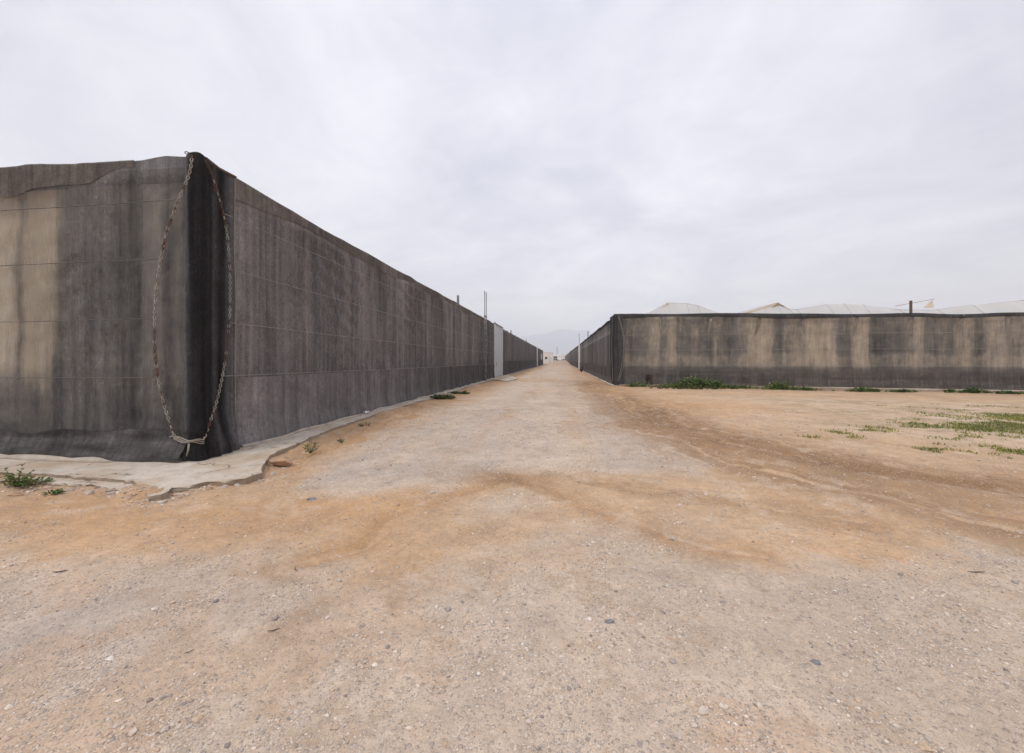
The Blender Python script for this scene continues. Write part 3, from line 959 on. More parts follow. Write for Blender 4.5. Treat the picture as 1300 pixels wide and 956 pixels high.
for z in (1.33, 2.24, 3.16, 4.06):
    p = at_z(CL, z)
    wire(LH, (FX0, YF - 0.07, z - 0.03), (p.x, p.y, p.z), 0.012, 0.006, M['wire_old'])
    p = at_z(CR, z)
    wire(LH, (p.x, p.y, p.z), (XL + 0.09, GY0 - 0.4, z - 0.05), 0.03, 0.006, M['wire'], 60)

# hem weighed down with sand along the foot
mb = MB()
pts = []; rad = []
for X in np.linspace(FX0, on_y(150, YF - 0.2), 120):
    pts.append((X, YF - 0.27 - 0.02 * math.sin(X * 2.3), 0.055)); rad.append((0.03 + 0.035 * abs(math.sin(X * 2.6 + 0.6)) ** 0.6) * float(sstep(0, 0.35, on_y(150, YF - 0.2) - X + 0.02)))
mb.tube(pts, rad, 8)
mb.build('sand_hem', M['hem'], LH, True)
mb = MB()
pts = []; rad = []
for t in np.linspace(0, 1, 260):
    Y = YF + 0.9 + (GY0 - YF - 1.0) * t ** 1.6
    pts.append((XL + 0.115 + 0.03 * math.sin(Y * 1.9) + 0.02 * math.sin(Y * 5.1), Y, 0.045 + 0.01 * math.sin(Y * 3.3))); rad.append(0.022 + 0.016 * abs(math.sin(Y * 1.7)))
mb.tube(pts, rad, 7)
mb.build('sand_hem', M['hem'], LH, True)

# inner sheets of the front (beige plastic hung just behind the netting)
def sheet(parent, x0, x1, y0, y1, z0, z1, tone, seed, nu=60, nz=60):
    us = np.linspace(0, 1, nu); vs = np.linspace(0, 1, nz)
    U, W = np.meshgrid(us, vs, indexing='ij')
    X = x0 + (x1 - x0) * U + (fbm(W * 5, U, seed, 3) - 0.5) * 0.10 * (U > 0.9)
    Y = y0 + (y1 - y0) * U + (fbm(U * 6, W * 2, seed + 1, 3) - 0.5) * 0.06
    Z = z0 + (z1 - z0) * W
    V = np.stack([X, Y, Z], -1).reshape(-1, 3)
    mesh_obj('inner_sheet', V, grid_faces(nu, nz), M['sheet_pale'], parent, True, {'tone': tone(X, Z).ravel()}, np.stack([X, Z], -1).reshape(-1, 2))


FCOL = [(-900, .5), (-500, .8), (-300, .3), (-160, .85), (-60, .7), (-20, .95), (14, .92), (22, .55), (30, .9), (52, .95), (64, .85), (74, .15), (86, .06), (120, .12), (150, .05), (166, .03), (178, .05),
        (188, .34), (202, .30), (212, .12), (228, .22), (246, .05)]
fcu = np.array([on_y(a, YF + .14) for a, _ in FCOL]); fcv = np.array([q for _, q in FCOL])


def f_tone(X, Z):
    jig = 0.30 * (fbm(Z * 0.8, X * 0.6, 19, 4) - 0.5) + 0.10 * (fbm(Z * 5, X, 20, 3) - 0.5)
    t = np.interp(X + jig, fcu, fcv)
    t = t + 0.10 * sstep(3.3, 4.1, Z)
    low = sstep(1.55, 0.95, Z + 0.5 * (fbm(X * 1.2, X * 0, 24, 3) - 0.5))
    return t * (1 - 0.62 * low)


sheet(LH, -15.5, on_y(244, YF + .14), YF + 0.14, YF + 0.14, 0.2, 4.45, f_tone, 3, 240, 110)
# opaque dark sheet added behind the netting to keep the interior dark
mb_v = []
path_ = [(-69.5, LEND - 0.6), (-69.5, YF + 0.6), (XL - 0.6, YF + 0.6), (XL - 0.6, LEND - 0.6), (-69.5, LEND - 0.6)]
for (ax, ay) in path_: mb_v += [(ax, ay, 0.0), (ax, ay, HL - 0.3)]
mesh_obj('dark_backing', mb_v, [[2 * i, 2 * i + 2, 2 * i + 3, 2 * i + 1] for i in range(4)], M['roof_dark'], LH, False)
# tan posts standing between the net and the added backing along the road, seen faintly through the cloth
for Yp in np.arange(YF + 3.1, GY0 - 1, 3.15):
    mb = MB(); mb.tube([(XL - 0.20, Yp, -0.05), (XL - 0.20, Yp + 0.12, HL - 0.2)], 0.075, 8); mb.build('inner_post', M['tan_post'], LH, True)
# posts, roof
for Y in (on_x(581.5, XL - 0.25), on_x(648.7, XL - 0.25), on_x(668, XL - 0.25)):
    h = {0: 5.42}.get(0) if Y < 30 else 5.25
    mb = MB(); mb.box((XL - 0.25, Y, h / 2), (0.12, 0.12, h)); mb.build('post', M['post'], LH)
mb = MB()
zt = HL - 0.16
xs_ = np.linspace(-70, XL - 0.05, 12); ys_ = np.linspace(YF + 0.05, LEND - 0.1, 12)
V = [(x, y, zt) for x in xs_ for y in ys_]
mesh_obj('roof', V, grid_faces(12, 12), M['roof_dark'], LH, False)

# gate in the road wall
mb = MB()
mb.box((XL + 0.02, (GY0 + GY1) / 2 + 0.15, 2.42), (0.06, GY1 - GY0 - 0.3, 4.66))
g = mb.build('gate', M['gate'], LH)
mb = MB()
for Y in np.linspace(GY0 + 0.9, GY1 - 0.6, 4):
    mb = MB(); mb.box((XL + 0.065, Y, 2.42), (0.03, 0.06, 4.6)); mb.build('gate_rib', M['gate'], g)
mb = MB(); mb.tube([(XL + 0.09, GY0 + 0.55, 1.0), (XL + 0.14, GY0 + 0.55, 1.05), (XL + 0.14, GY0 + 0.55, 1.4), (XL + 0.09, GY0 + 0.55, 1.45)], 0.02, 6); mb.build('handle', M['post'], g)
mb = MB(); mb.box((XL + 0.07, (GY0 + GY1) / 2, 4.80), (0.12, GY1 - GY0, 0.10)); mb.build('gate_rail', M['post'], g)
mb = MB()
mb.box((XL + 0.05, GY0 + 0.08, 2.5), (0.16, 0.16, 4.9)); mb.build('gate_frame', M['gate_frame'], LH)
mb = MB(); mb.box((XL + 0.03, GY1 + 0.06, 2.4), (0.10, 0.10, 4.75)); mb.build('gate_frame', M['gate_frame'], LH)
# pale upright further along
mb = MB(); yy = on_x(682, XL + .08); mb.box((XL + 0.08, yy, 2.35), (0.16, 1.8, 4.7)); mb.build('gate_frame', M['gate_frame'], LH)
mb = MB(); yy = on_x(687.5, XL + .08); mb.box((XL + 0.06, yy, 2.6), (0.06, 6.0, 1.7)); mb.build('shutter', M['gate'], LH)
fix_children(LH)

# ---- chains
def link_mesh(mb, p, t, side, L=0.066, Wd=0.045, r=0.0066):
    t = t.normalized(); a = side - t * side.dot(t); a.normalize()
    nn = t.cross(a)
    path = []
    hl = L / 2 - Wd / 2; hw = Wd / 2 - r
    for k in range(6):
        an = -math.pi / 2 + math.pi * k / 5
        path.append(p + t * (hl + math.cos(an) * hw) + a * (math.sin(an) * hw))
    for k in range(6):
        an = math.pi / 2 + math.pi * k / 5
        path.append(p + t * (-hl + math.cos(an) * hw) + a * (math.sin(an) * hw))
    n = len(path); m = 6
    base = len(mb.v)
    for i, q in enumerate(path):
        tt = (path[(i + 1) % n] - path[i - 1]).normalized()
        b1 = nn; b2 = tt.cross(nn)
        for k in range(m):
            an = 2 * math.pi * k / m
            mb.v.append(tuple(q + (b1 * math.cos(an) + b2 * math.sin(an)) * r))
    for i in range(n):
        for k in range(m):
            a0 = base + i * m + k; a1 = base + i * m + (k + 1) % m
            c0 = base + ((i + 1) % n) * m + k; c1 = base + ((i + 1) % n) * m + (k + 1) % m
            mb.f.append([a0, a1, c1, c0])


def smooth_path(pts, step):
    P = np.array([tuple(p) for p in pts]); s = np.concatenate([[0], np.cumsum(np.linalg.norm(np.diff(P, axis=0), axis=1))])
    # Catmull-like smoothing by dense cubic resample
    n = int(s[-1] / step)
    q = np.linspace(0, s[-1], n)
    R = np.stack([np.interp(q, s, P[:, i]) for i in range(3)], -1)
    for _ in range(12):
        R[1:-1] = 0.25 * R[:-2] + 0.5 * R[1:-1] + 0.25 * R[2:]
    return [Vector(r) for r in R]


def make_chain(pts, label, out, rusty, extra=None):
    path = smooth_path((extra or []) + pts, 0.046)
    mb = MB(); cols = []
    for i, p in enumerate(path):
        t = path[min(i + 1, len(path) - 1)] - path[max(i - 1, 0)]
        o = Vector(out)
        sd = t.normalized().cross(o).normalized()
        side = (sd + o * 0.45) if i % 2 else (o - sd * 0.45)
        k = any(lo <= p.z <= hi for lo, hi in rusty)
        k = k if random.random() > 0.14 else not k
        n0 = len(mb.v)
        link_mesh(mb, p, t, side)
        c = (0.115, 0.058, 0.037) if k else (0.34, 0.32, 0.285)
        k2 = random.random() * 0.45
        c = tuple(q * (1 - k2) + w_ * k2 for q, w_ in zip(c, (0.18, 0.11, 0.075)))
        f_ = random.uniform(0.75, 1.2)
        cols += [tuple(q * f_ for q in c)] * (len(mb.v) - n0)
    o = mesh_obj('chain', mb.v, mb.f, M['chain'], None, True, colors=np.array(cols))
    return tag(o, label, 'chain')


arc = [Vector((XL + 0.03 + 0.15 * math.cos(a), YF + 0.12 + 0.15 * math.sin(a), 4.825)) for a in np.linspace(math.radians(250), math.radians(-20 + 360), 9)]
make_chain(CL, 'mostly bare grey chain bowed across the front wall left of the netted corner', (0, -1, 0), [(1.35, 2.1), (3.3, 3.75)])
make_chain(CR, 'chain with a rusty upper stretch hanging right of the netted corner', (1, 0, 0), [(3.9, 5.0), (1.5, 2.0), (2.1, 2.3)], arc[:6])
# rope tying the two chain ends round the gathered foot
root = thing('rope', 'pale frayed rope tied round the gathered foot of the netted corner', 'rope', tuple(CL[-1]))
mb = MB()
a, b_ = CL[-1], CR[-1]
for k in range(3):
    pts = []
    for t in np.linspace(0, 1, 14):
        p = a.lerp(b_, t)
        an = t * math.pi
        pts.append((p.x + 0.10 * math.sin(an) , p.y - 0.10 * math.sin(an), p.z - 0.02 * k + 0.015 * math.sin(an * 3 + k) - 0.02))
    mb.tube(pts, 0.010, 6)
mb.tube([(XL + 0.16, YF - 0.16, 0.33), (XL + 0.18, YF - 0.19, 0.24), (XL + 0.16, YF - 0.20, 0.15)], [0.014, 0.012, 0.006], 6)
mb.tube([(a.x, a.y, a.z), (a.x - 0.06, a.y - 0.02, a.z - 0.02)], 0.010, 6)
mb.build('rope_coil', M['rope'], root, True)
fix_children(root)

# ---- lattice mast by the gate
Ym = on_x(616, XL + 0.2)
mast = thing('lattice_mast', 'thin grey lattice mast with rungs standing against the netting beside the gate', 'mast', (XL + 0.22, Ym, 0))
for dy in (-0.32, 0.32):
    mb = MB(); mb.tube([(0, dy, -0.1), (0, dy, 6.7)], 0.035, 8); mb.build('upright', M['post'], mast, True)
mb = MB()
for k, z in enumerate(np.arange(0.4, 4.9, 0.45)):
    mb = MB(); mb.tube([(0, -0.32, z), (0, 0.32, z)], 0.022, 6); mb.build('rung', M['galv'], mast)
mb = MB(); mb.box((0, 0, 4.85), (0.08, 0.8, 0.14)); mb.build('bracket', M['post'], mast)

# ------------------------------------------------------------------ the long greenhouse on the right
RH = thing('netted_greenhouse', 'low greenhouse with beige stained sheets behind its netting and white roof peaks', 'greenhouse', (XR, YR, 0))
FL = 70.0
fdir = np.array([1.0, FR_SLOPE]); fdir /= np.linalg.norm(fdir)
fout = (fdir[1], -fdir[0])


def fr_pt(U, off=0.0):
    return XR + fdir[0] * U + fout[0] * off, YR + fdir[1] * U + fout[1] * off


def uR(px):
    r = (px - PX) / F
    # solve on the line
    lo, hi = 0.0, 60.0
    for _ in range(50):
        m = (lo + hi) / 2; x, y = fr_pt(m)
        q = (x * CT + y * ST) / depth(x, y)
        if q < r: lo = m
        else: hi = m
    return lo


HTOP = lambda U: 0.0 - 0.33 * sstep(0, 21, U) + 0.02 * np.sin(U * 1.3) + 0.04 * (vnoise(U * 0.5, U * 0, 3) - 0.5)
FOOT = lambda U: -0.12 * sstep(3, 20, U)
REDGE = (XR + FL * fdir[0], YR + FL * fdir[1])
wall('shade_net', (XR, YR), REDGE, ug(0, FL, 0.06, 0.4), 0.12, HR, 60, M['net'], RH, fout,
     lambda U, Z: 1.0 + 0.4 * (vnoise(U * 0.9, U * 0, 44) - 0.5) - 0.4 * np.exp(-((U - uR(801)) / 0.05) ** 2) , lambda U, Z: 0.62 - 0.15 * sstep(1.3, 1.1, Z), lambda U, Z: folds(U, Z, 51, 0.04), 11, top=HTOP, foot=FOOT)
wall('skirt', (XR + fdir[0] * 0.6, YR + fdir[1] * 0.6), REDGE, ug(0, FL - 0.6, 0.08, 0.5), 0.10, 1.18, 16, M['net_band'], RH, fout,
     lambda U, Z: 0.86 + 0.8 * (fbm(U * 0.5, Z * 9, 45, 4) - 0.5) + 0.30 * sstep(0.5, 1.2, Z), lambda U, Z: 0.28 + 0.6 * sstep(0.72, 1.16, Z + 0.25 * (fbm(U * 0.8, U * 0, 4, 3) - 0.5)),
     lambda U, Z: 0.025 + folds(U + 0.6, Z, 51, 0.04) + 0.06 * sstep(0.5, 0.1, Z), 12, top=lambda U: 0.10 * (vnoise(U * 0.35, U * 0, 8) - 0.5) , foot=FOOT)
wall('top_band', (XR, YR), REDGE, ug(0, FL, 0.15, 0.6), HR - 0.19, HR + 0.05, 6, M['net_dark'], RH, fout,
     lambda U, Z: 0.9 + 0.5 * (vnoise(U * 0.8, U * 0, 44) - 0.5), lambda U, Z: 0.05 + 0 * U, lambda U, Z: 0.03 + folds(U, Z, 51, 0.04), 13,
     top=HTOP, foot=lambda U: HTOP(U) + 0.16 * (vnoise(U * 0.3, U * 0, 18) - 0.5))

# stained sheet behind: tone read off the columns seen through the netting
COLS = [(786, .15), (795, .42), (823, .40), (826, .75), (836, .8), (840, .25), (845, .3), (849, .85), (857, .8), (862, .45), (880, .42), (893, .52), (899, .15), (905, .5),
        (918, .55), (922, .22), (938, .2), (942, .45), (950, .8), (962, .75), (966, .9), (983, .85), (986, .15), (994, .1), (998, .5), (1015, .6), (1022, .7), (1030, .85), (1062, .85),
        (1065, .25), (1082, .15), (1085, .85), (1105, .85), (1108, .08), (1122, .12), (1145, .3), (1150, .25), (1158, .6), (1175, .6), (1179, .22), (1192, .2), (1196, .55), (1208, .5), (1212, .1),
        (1216, .6), (1236, .75), (1240, .12), (1250, .15), (1254, .7), (1280, .7), (1286, .3), (1300, .5), (1340, .8), (1360, .2), (1400, .8), (1500, .3), (1600, .7), (2500, .5)]
cu = np.array([uR(a) for a, _ in COLS]); cv = np.array([b for _, b in COLS])


def r_tone(U, Z):
    jig = 0.24 * (fbm(Z * 0.9, U * 0.8, 14, 3) - 0.5)
    t = 0.6 * np.interp(U + jig, cu, cv) + 0.2 * np.interp(U + jig + 0.22, cu, cv) + 0.2 * np.interp(U + jig - 0.22, cu, cv)
    t = t + 0.22 * (fbm(U * 2.4, Z * 0.25, 53, 4) - 0.5) * 2
    zj = 0.35 * (fbm(U * 0.7, U * 0, 16, 3) - 0.5)
    up = sstep(2.75, 3.3, Z + 2 * zj)                           # sunk, whiter strip near the eaves
    t = t * (1 - 0.34 * up) + 0.34 * up * 0.66
    stripe = sstep(1.1, 1.25, Z) * sstep(2.05, 1.75, Z + zj)  # the clean beige strip
    t = t * (1 - 0.42 * stripe) + 0.42 * stripe * 0.86
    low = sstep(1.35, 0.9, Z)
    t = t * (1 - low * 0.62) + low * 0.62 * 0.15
    return t


us = ug(0, FL, 0.06, 0.5); vs = np.linspace(0.1, 4.05, 50)
U, Z = np.meshgrid(us, vs, indexing='ij')
Z = Z * (1 + (HTOP(U) + 0.22) / 4.05)
xx, yy = fr_pt(U, -0.16 + 0.05 * (fbm(U * 2, Z, 5, 3) - 0.5))
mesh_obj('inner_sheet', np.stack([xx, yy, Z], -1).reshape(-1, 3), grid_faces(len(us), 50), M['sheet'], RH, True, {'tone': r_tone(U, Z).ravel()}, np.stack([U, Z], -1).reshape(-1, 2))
for pa, pb in ((955, 966), (1026, 1020), (1082, 1090), (1150, 1160), (1212, 1224), (1284, 1282), (843, 838), (897, 903)):
    a = fr_pt(uR(pa), -0.07); b = fr_pt(uR(pb), -0.07)
    mb = MB(); g0 = fr_pt(uR(pa + (pa - pb) * 1.2), -0.75); mb.tube([(g0[0], g0[1], -0.1), (b[0], b[1], 4.05)], 0.085, 8); mb.build('leaning_post', M['tan_post'], RH, True)
mb = MB(); a = fr_pt(uR(1162), -0.3); mb.box((a[0], a[1], 2.45), (0.09, 0.09, 4.9)); mb.build('post', M['rust'], RH)
for z in (1.28, 2.2, 3.1):
    mb = MB(); mb.tube([(*fr_pt(u, 0.09), z + 0.02 * math.sin(u)) for u in np.linspace(0.3, FL, 60)], 0.008, 5); mb.build('wire', M['wire'], RH, True)

# road wall
wall('shade_net', (XR, YR), (XR, REND), ug(0, REND - YR, 0.12, 1.6), 0.08, HR, 40, M['net'], RH, (-1, 0),
     lambda U, Z: (0.98 + 0.5 * (vnoise(U * 0.55, U * 0, 24) - 0.5) + 0.3 * (vnoise(U * 1.9, U * 0, 27) - 0.5)) * (1 - 0.25 * sstep(1.6, 0.2, Z)),
     lambda U, Z: 0.15 - 0.14 * sstep(3.4, 3.8, Z), lambda U, Z: folds(U * 0.6, Z, 61, 0.05), 14, top=lambda U: sag(U, 5, 0.06), foot=lambda U: 1.35 * sstep(105, 230, U + YR))
wall('skirt', (XR, YR + 1), (XR, REND), ug(0, REND - YR - 1, 0.2, 1.8), 0.06, 1.15, 12, M['skirt'], RH, (-1, 0),
     lambda U, Z: 1.15 + 0.4 * (vnoise(U * 0.9, U * 0, 66) - 0.5), lambda U, Z: 0.05 + 0 * U, lambda U, Z: 0.03 + folds(U * 0.6 + 0.6, Z, 61, 0.05) + 0.1 * sstep(0.4, 0, Z), 15,
     foot=lambda U: 1.35 * sstep(105, 230, U + YR + 1))
wall('top_band', (XR, YR), (XR, REND), ug(0, REND - YR, 0.3, 2), HR - 0.22, HR + 0.03, 4, M['net_dark'], RH, (-1, 0),
     lambda U, Z: 1.0 + 0 * U, lambda U, Z: 0.05 + 0 * U, lambda U, Z: 0.03 + folds(U * 0.6, Z, 61, 0.05), 16, top=lambda U: sag(U, 5, 0.06))
# corner wraps
wall('corner_wrap', (XR - 0.13, YR - 0.03), (XR + 0.42, YR - 0.05), np.linspace(0, 0.55, 14), 0.06, HR + 0.06, 50, M['net_dark'], RH, (0, -1),
     lambda U, Z: 0.7 + 0.5 * (vnoise(U * 9, U * 0, 2)), lambda U, Z: 0.03 + 0 * U, lambda U, Z: 0.05 + folds(U * 4, Z, 71, 0.05) + 0.12 * sstep(0.6, 0.1, Z), 17)
wall('corner_wrap', (XR - 0.045, YR - 0.03), (XR - 0.045, YR + 2.1), np.linspace(0, 2.1, 30), 0.06, HR + 0.06, 50, M['net_dark'], RH, (-1, 0),
     lambda U, Z: 0.8 + 0.4 * (vnoise(U * 3, U * 0, 2)), lambda U, Z: 0.03 + 0 * U, lambda U, Z: 0.03 + folds(U * 2, Z, 73, 0.05), 18)
mb = MB()
mb.tube([(XR + 0.1 + 0.32 * math.sin(t * math.pi) + 0.25 * (1 - t) * 0.2, YR - 0.16, HR - 4.1 * t) for t in np.linspace(0, 1, 24)], 0.012, 6)
mb.tube([(XR + 0.12 + 0.42 * math.sin(t * math.pi) ** 0.8, YR - 0.19, HR - 0.15 - 3.95 * t) for t in np.linspace(0, 1, 24)], 0.012, 6)
mb.tube([(XR - 0.16, YR + 0.1 + 0.5 * math.sin(t * math.pi), HR - 4.1 * t) for t in np.linspace(0, 1, 24)], 0.012, 6)
mb.build('tie_rope', M['rope'], RH, True)

# pale strip of wall foot, uprights and dark doorway on the road side
yy = on_x(735.3, XR - .1); mb = MB(); mb.box((XR - 0.1, yy, 2.2), (0.2, 2.6, 4.4)); mb.build('gate_frame', M['gate_frame'], RH)
mb = MB(); mb.tube([(XR - 0.1, yy, 4.3), (XR - 0.1, yy, 6.2)], 0.045, 6); mb.build('pole', M['post'], RH)
yy = on_x(746.5, XR + .2); mb = MB(); mb.box((XR + 0.2, yy, 2.7), (0.12, 0.12, 5.4)); mb.build('post', M['post'], RH)
yy = on_x(724.4, XR - .1); mb = MB(); mb.box((XR - 0.1, yy, 2.35), (0.15, 7, 4.3)); mb.build('doorway', M['dark'], RH)

yy0, yy1 = YR + 2.0, REND - 1.0
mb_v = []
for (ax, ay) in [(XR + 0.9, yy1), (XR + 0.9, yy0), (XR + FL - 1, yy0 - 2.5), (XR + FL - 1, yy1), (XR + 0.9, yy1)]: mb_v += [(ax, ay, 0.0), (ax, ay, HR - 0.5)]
mesh_obj('dark_backing', mb_v, [[2 * i, 2 * i + 2, 2 * i + 3, 2 * i + 1] for i in range(4)], M['roof_dark'], RH, False)  # added dark backing, blocks the bright horizon showing through the netting
# roof of white film: ridges run back from the front wall
ROOFY = YR + 1.2


def rx(px): return on_y(px, ROOFY)


def rz(py, px): return zat(py, rx(px), ROOFY)


prof = [(788, 399), (822, 398), (848, 384.5), (872, 385.5), (886, 388), (912, 397), (943, 397.5), (986, 384.5), (1003, 393), (1012, 393), (1050, 386.5), (1072, 385.5), (1096, 386.5), (1142, 393.5),
        (1190, 393.5), (1235, 387), (1300, 381.5), (1380, 376), (1460, 393), (1560, 372), (1700, 396), (1900, 372), (2200, 396)]
PV = [(rx(a), rz(b, a)) for a, b in prof]
PV = [(x, z) for x, z in PV if x < XR + FL - 1]
ys = [0, 4, 9, 16, 30, 70, 150, 262]
V = []; n = len(PV)
for x, z in PV:
    for k, dy in enumerate(ys):
        V.append((x, ROOFY + dy, z - 0.0 + 0.03 * math.sin(dy * 0.7 + x)))
mesh_obj('roof', V, grid_faces(n, len(ys)), M['film'], RH, False)
# gable ends under the ridges, closing the roof to the wall top
V = []; Fc = []
for x, z in PV: V += [(x, ROOFY + 0.02, z), (x, ROOFY - 1.0, 3.9)]
for i in range(n - 1): Fc.append([2 * i, 2 * i + 1, 2 * i + 3, 2 * i + 2])
mesh_obj('gable', V, Fc, M['film'], RH, False)


for k in range(0, n, 1):
    x_, z_ = PV[k]
    mb = MB(); mb.tube([(x_, ROOFY - 1.0, 3.93), (x_, ROOFY + 0.02, z_ + 0.012), (x_, ROOFY + 30, z_ + 0.02)], 0.008, 5); mb.build('roof_wire', M['galv'], RH)


def flap(pts, mat, th=0.05, name='vent_flap', dy=-0.1):
    f_ = [(rx(a), ROOFY + dy, rz(b, a)) for a, b in pts]
    bk = [(x, y + th, z) for x, y, z in f_]
    k = len(f_)
    mesh_obj(name, f_ + bk, [list(range(k)), list(range(k, 2 * k))[::-1]] + [[i, (i + 1) % k, k + (i + 1) % k, k + i] for i in range(k)], mat, RH, False)


flap([(836, 394), (848, 384.5), (849, 386), (839, 394.5)], M['flap'])
flap([(942, 397.5), (986, 384), (1002, 393), (1000, 394), (986, 390), (975, 397.5)], M['flap'])
flap([(970, 397), (986, 384.8), (994, 389), (985, 391), (977, 397)], M['tan_post'], 0.04, 'vent_flap', -0.16)
flap([(1135, 388.6), (1185, 379.6), (1185, 380.1), (1135, 389.2)], M['tan_post'], 0.04)
flap([(1170, 391), (1182, 381), (1184, 391)], M['flap'])
fix_children(RH)

# ------------------------------------------------------------------ concrete
def slab(name, outline, ztop, zbot, mat, label=None, rough=0.02, step=0.06, keep_kind=True):
    pts = []
    n = len(outline)
    for i in range(n):
        a = Vector(outline[i]); b = Vector(outline[(i + 1) % n])
        L = (b - a).length; k = max(1, int(L / step)) if L < 12 else max(1, int(L / 0.6))
        for t in range(k):
            p = a.lerp(b, t / k); d = (b - a).normalized(); nrm = Vector((d.y, -d.x))
            j = (float(fbm(np.array(p.x * 5), np.array(p.y * 5), 7, 4, 0.65)) - 0.5) * rough * 3.2
            pts.append(p + nrm * j * 1.3)
    k = len(pts)
    top = [(p.x, p.y, ztop + 0.012 * (float(vnoise(np.array(p.x * 2), np.array(p.y * 2), 4)) - 0.5)) for p in pts]
    mid = [(p.x + random.uniform(-.012, .012), p.y + random.uniform(-.012, .012), ztop - 0.018) for p in pts]
    bot = [(p.x, p.y, zbot) for p in pts]
    tri = tessellate_polygon([[Vector((p.x, p.y, 0)) for p in pts]])
    Fc = [list(t) for t in tri]
    for i in range(k):
        j = (i + 1) % k
        Fc.append([i, j, k + j, k + i]); Fc.append([k + i, k + j, 2 * k + j, 2 * k + i])
    me = bpy.data.meshes.new(name); me.from_pydata(top + mid + bot, [], Fc)
    bm = bmesh.new(); bm.from_mesh(me); bmesh.ops.recalc_face_normals(bm, faces=bm.faces); bm.to_mesh(me); bm.free()
    me.materials.append(mat)
    o = bpy.data.objects.new(name, me); link(o)
    return o


za = 0.035
up = [(-18, 5.9), (-18, 4.75)] + [gp(a, b, za) for a, b in ((-120, 598), (0, 600), (60, 602), (120, 606), (174, 610), (178, 621), (190, 631), (207, 628), (218, 619), (240, 617), (262, 612), (285, 611),
      (310, 607), (332, 600), (334, 590), (341, 580), (352, 573), (372, 565), (396, 554), (430, 541), (470, 528), (500, 519))]
up += [(XL + 0.42, 14.6), (XL + 0.66, 16.0), (XL + 0.75, 18), (XL + 0.55, 20), (XL + 0.33, 22), (XL + 0.42, 26), (XL + 0.34, GY0), (XL + 0.3, 45), (XL + 0.3, 80), (XL - 0.3, 80), (XL - 0.3, 5.9)]
tag(slab('concrete_apron', up, za, -0.16, M['concrete'], rough=0.025), kind='structure')
zl = -0.005
lw = [(-18, 5.5), (-18, 4.45)] + [gp(a, b, zl) for a, b in ((-150, 611), (0, 611), (28, 606), (58, 612), (95, 615), (130, 617), (150, 622), (172, 626), (186, 622), (184, 606), (100, 600), (0, 594))] + [(-9.5, 5.5)]
tag(slab('concrete_ledge', lw, zl, -0.16, M['concrete'], rough=0.03), kind='structure')
pad = [gp(a, b, 0.05) for a, b in ((628, 481.2), (644, 484.0), (657.5, 480.6), (646, 475.6), (637, 476.5))]
pad = [(XL + 0.05, pad[0][1]), pad[1], pad[2], pad[3], (XL + 0.05, pad[4][1])]
tag(slab('concrete_pad', pad, 0.055, -0.15, M['concrete'], rough=0.02), kind='structure')
# kerbs under the right greenhouse
kr = [fr_pt(0.2, -0.35), fr_pt(0.2, 0.22), *[fr_pt(u, 0.30 + 0.05 * math.sin(u * 1.7)) for u in range(1, 68, 1)], fr_pt(68, -0.35)]
o = slab('kerb', kr, 0.115, -0.4, M['concrete'], rough=0.02, step=0.2)
for v in o.data.vertices:
    uu = (v.co.x - XR)
    v.co.z += -0.12 * float(sstep(3, 20, uu))
tag(o, kind='structure')
kr2 = [(XR + 0.3, YR - 0.2), (XR + 0.3, 110), (XR - 0.3, 110), *[(XR - 0.28 - 0.06 * math.sin(y * 0.9), y) for y in range(108, 26, -2)], (XR - 0.3, YR - 0.25)]
tag(slab('kerb', kr2, 0.05, -0.3, M['concrete'], rough=0.02, step=0.25), kind='structure')

# ------------------------------------------------------------------ rocks, sticks, litter
def rock(px, py, sx, sy, sz, mat, label, cat='rock', rot=0.0, seed=0, z0=None):
    x, y = gp(px, py)
    bm = bmesh.new(); bmesh.ops.create_icosphere(bm, subdivisions=3, radius=1.0)
    rr = random.Random(seed)
    planes = [(Vector((rr.uniform(-1, 1), rr.uniform(-1, 1), rr.uniform(-.6, 1))).normalized(), rr.uniform(0.55, 0.85)) for _ in range(11)]
    for v in bm.verts:
        c = v.co.normalized()
        for nrm, d in planes:
            k = c.dot(nrm)
            if k > d: c = c - nrm * (k - d)
        c += Vector((rr.uniform(-1, 1), rr.uniform(-1, 1), rr.uniform(-1, 1))) * 0.025
        v.co = Vector((c.x * sx, c.y * sy, c.z * sz))
    me = bpy.data.meshes.new('rock'); bm.to_mesh(me); bm.free(); me.materials.append(mat)
    o = bpy.data.objects.new('rock', me); link(o)
    zz = float(height(np.array(x), np.array(y))) if z0 is None else z0
    o.location = (x, y, zz + sz * 0.25); o.rotation_euler = (rr.uniform(-.15, .15), rr.uniform(-.15, .15), rot)
    tag(o, label, cat)
    return o


rock(357, 585, 0.20, 0.12, 0.08, M['rock_tan'], 'flat tan rock lying at the edge of the concrete beside the netted corner', rot=0.05, seed=3, z0=-0.02)
rock(193, 633, 0.07, 0.045, 0.035, M['rock_pale'], 'pale broken stone below the tip of the concrete apron', rot=0.7, seed=5)
rock(152, 623, 0.11, 0.03, 0.02, M['rock_pale'], 'thin slab chunk broken off the concrete apron and leaning on the soil', rot=0.6, seed=6)
rock(265, 619, 0.06, 0.045, 0.04, M['rock_tan'], 'rounded tan stone beside the dark broken edge of the apron', rot=0.2, seed=8)
rock(18, 627, 0.08, 0.05, 0.035, M['rock_tan'], 'tan stone on the soil below the bushy weed', rot=0.3, seed=9)
rock(773, 790, 0.035, 0.018, 0.016, M['rock_slate'], 'dark blue slate stone on the gravel in the foreground', rot=0.3, seed=12)
rock(855, 682, 0.035, 0.025, 0.022, M['rock_pale'], 'small pale stone alone on the orange dirt', rot=0.3, seed=13)
rock(1035, 840, 0.03, 0.018, 0.013, M['rock_slate'], 'grey slate flake on the gravel in front of the low greenhouse', rot=-0.2, seed=14)
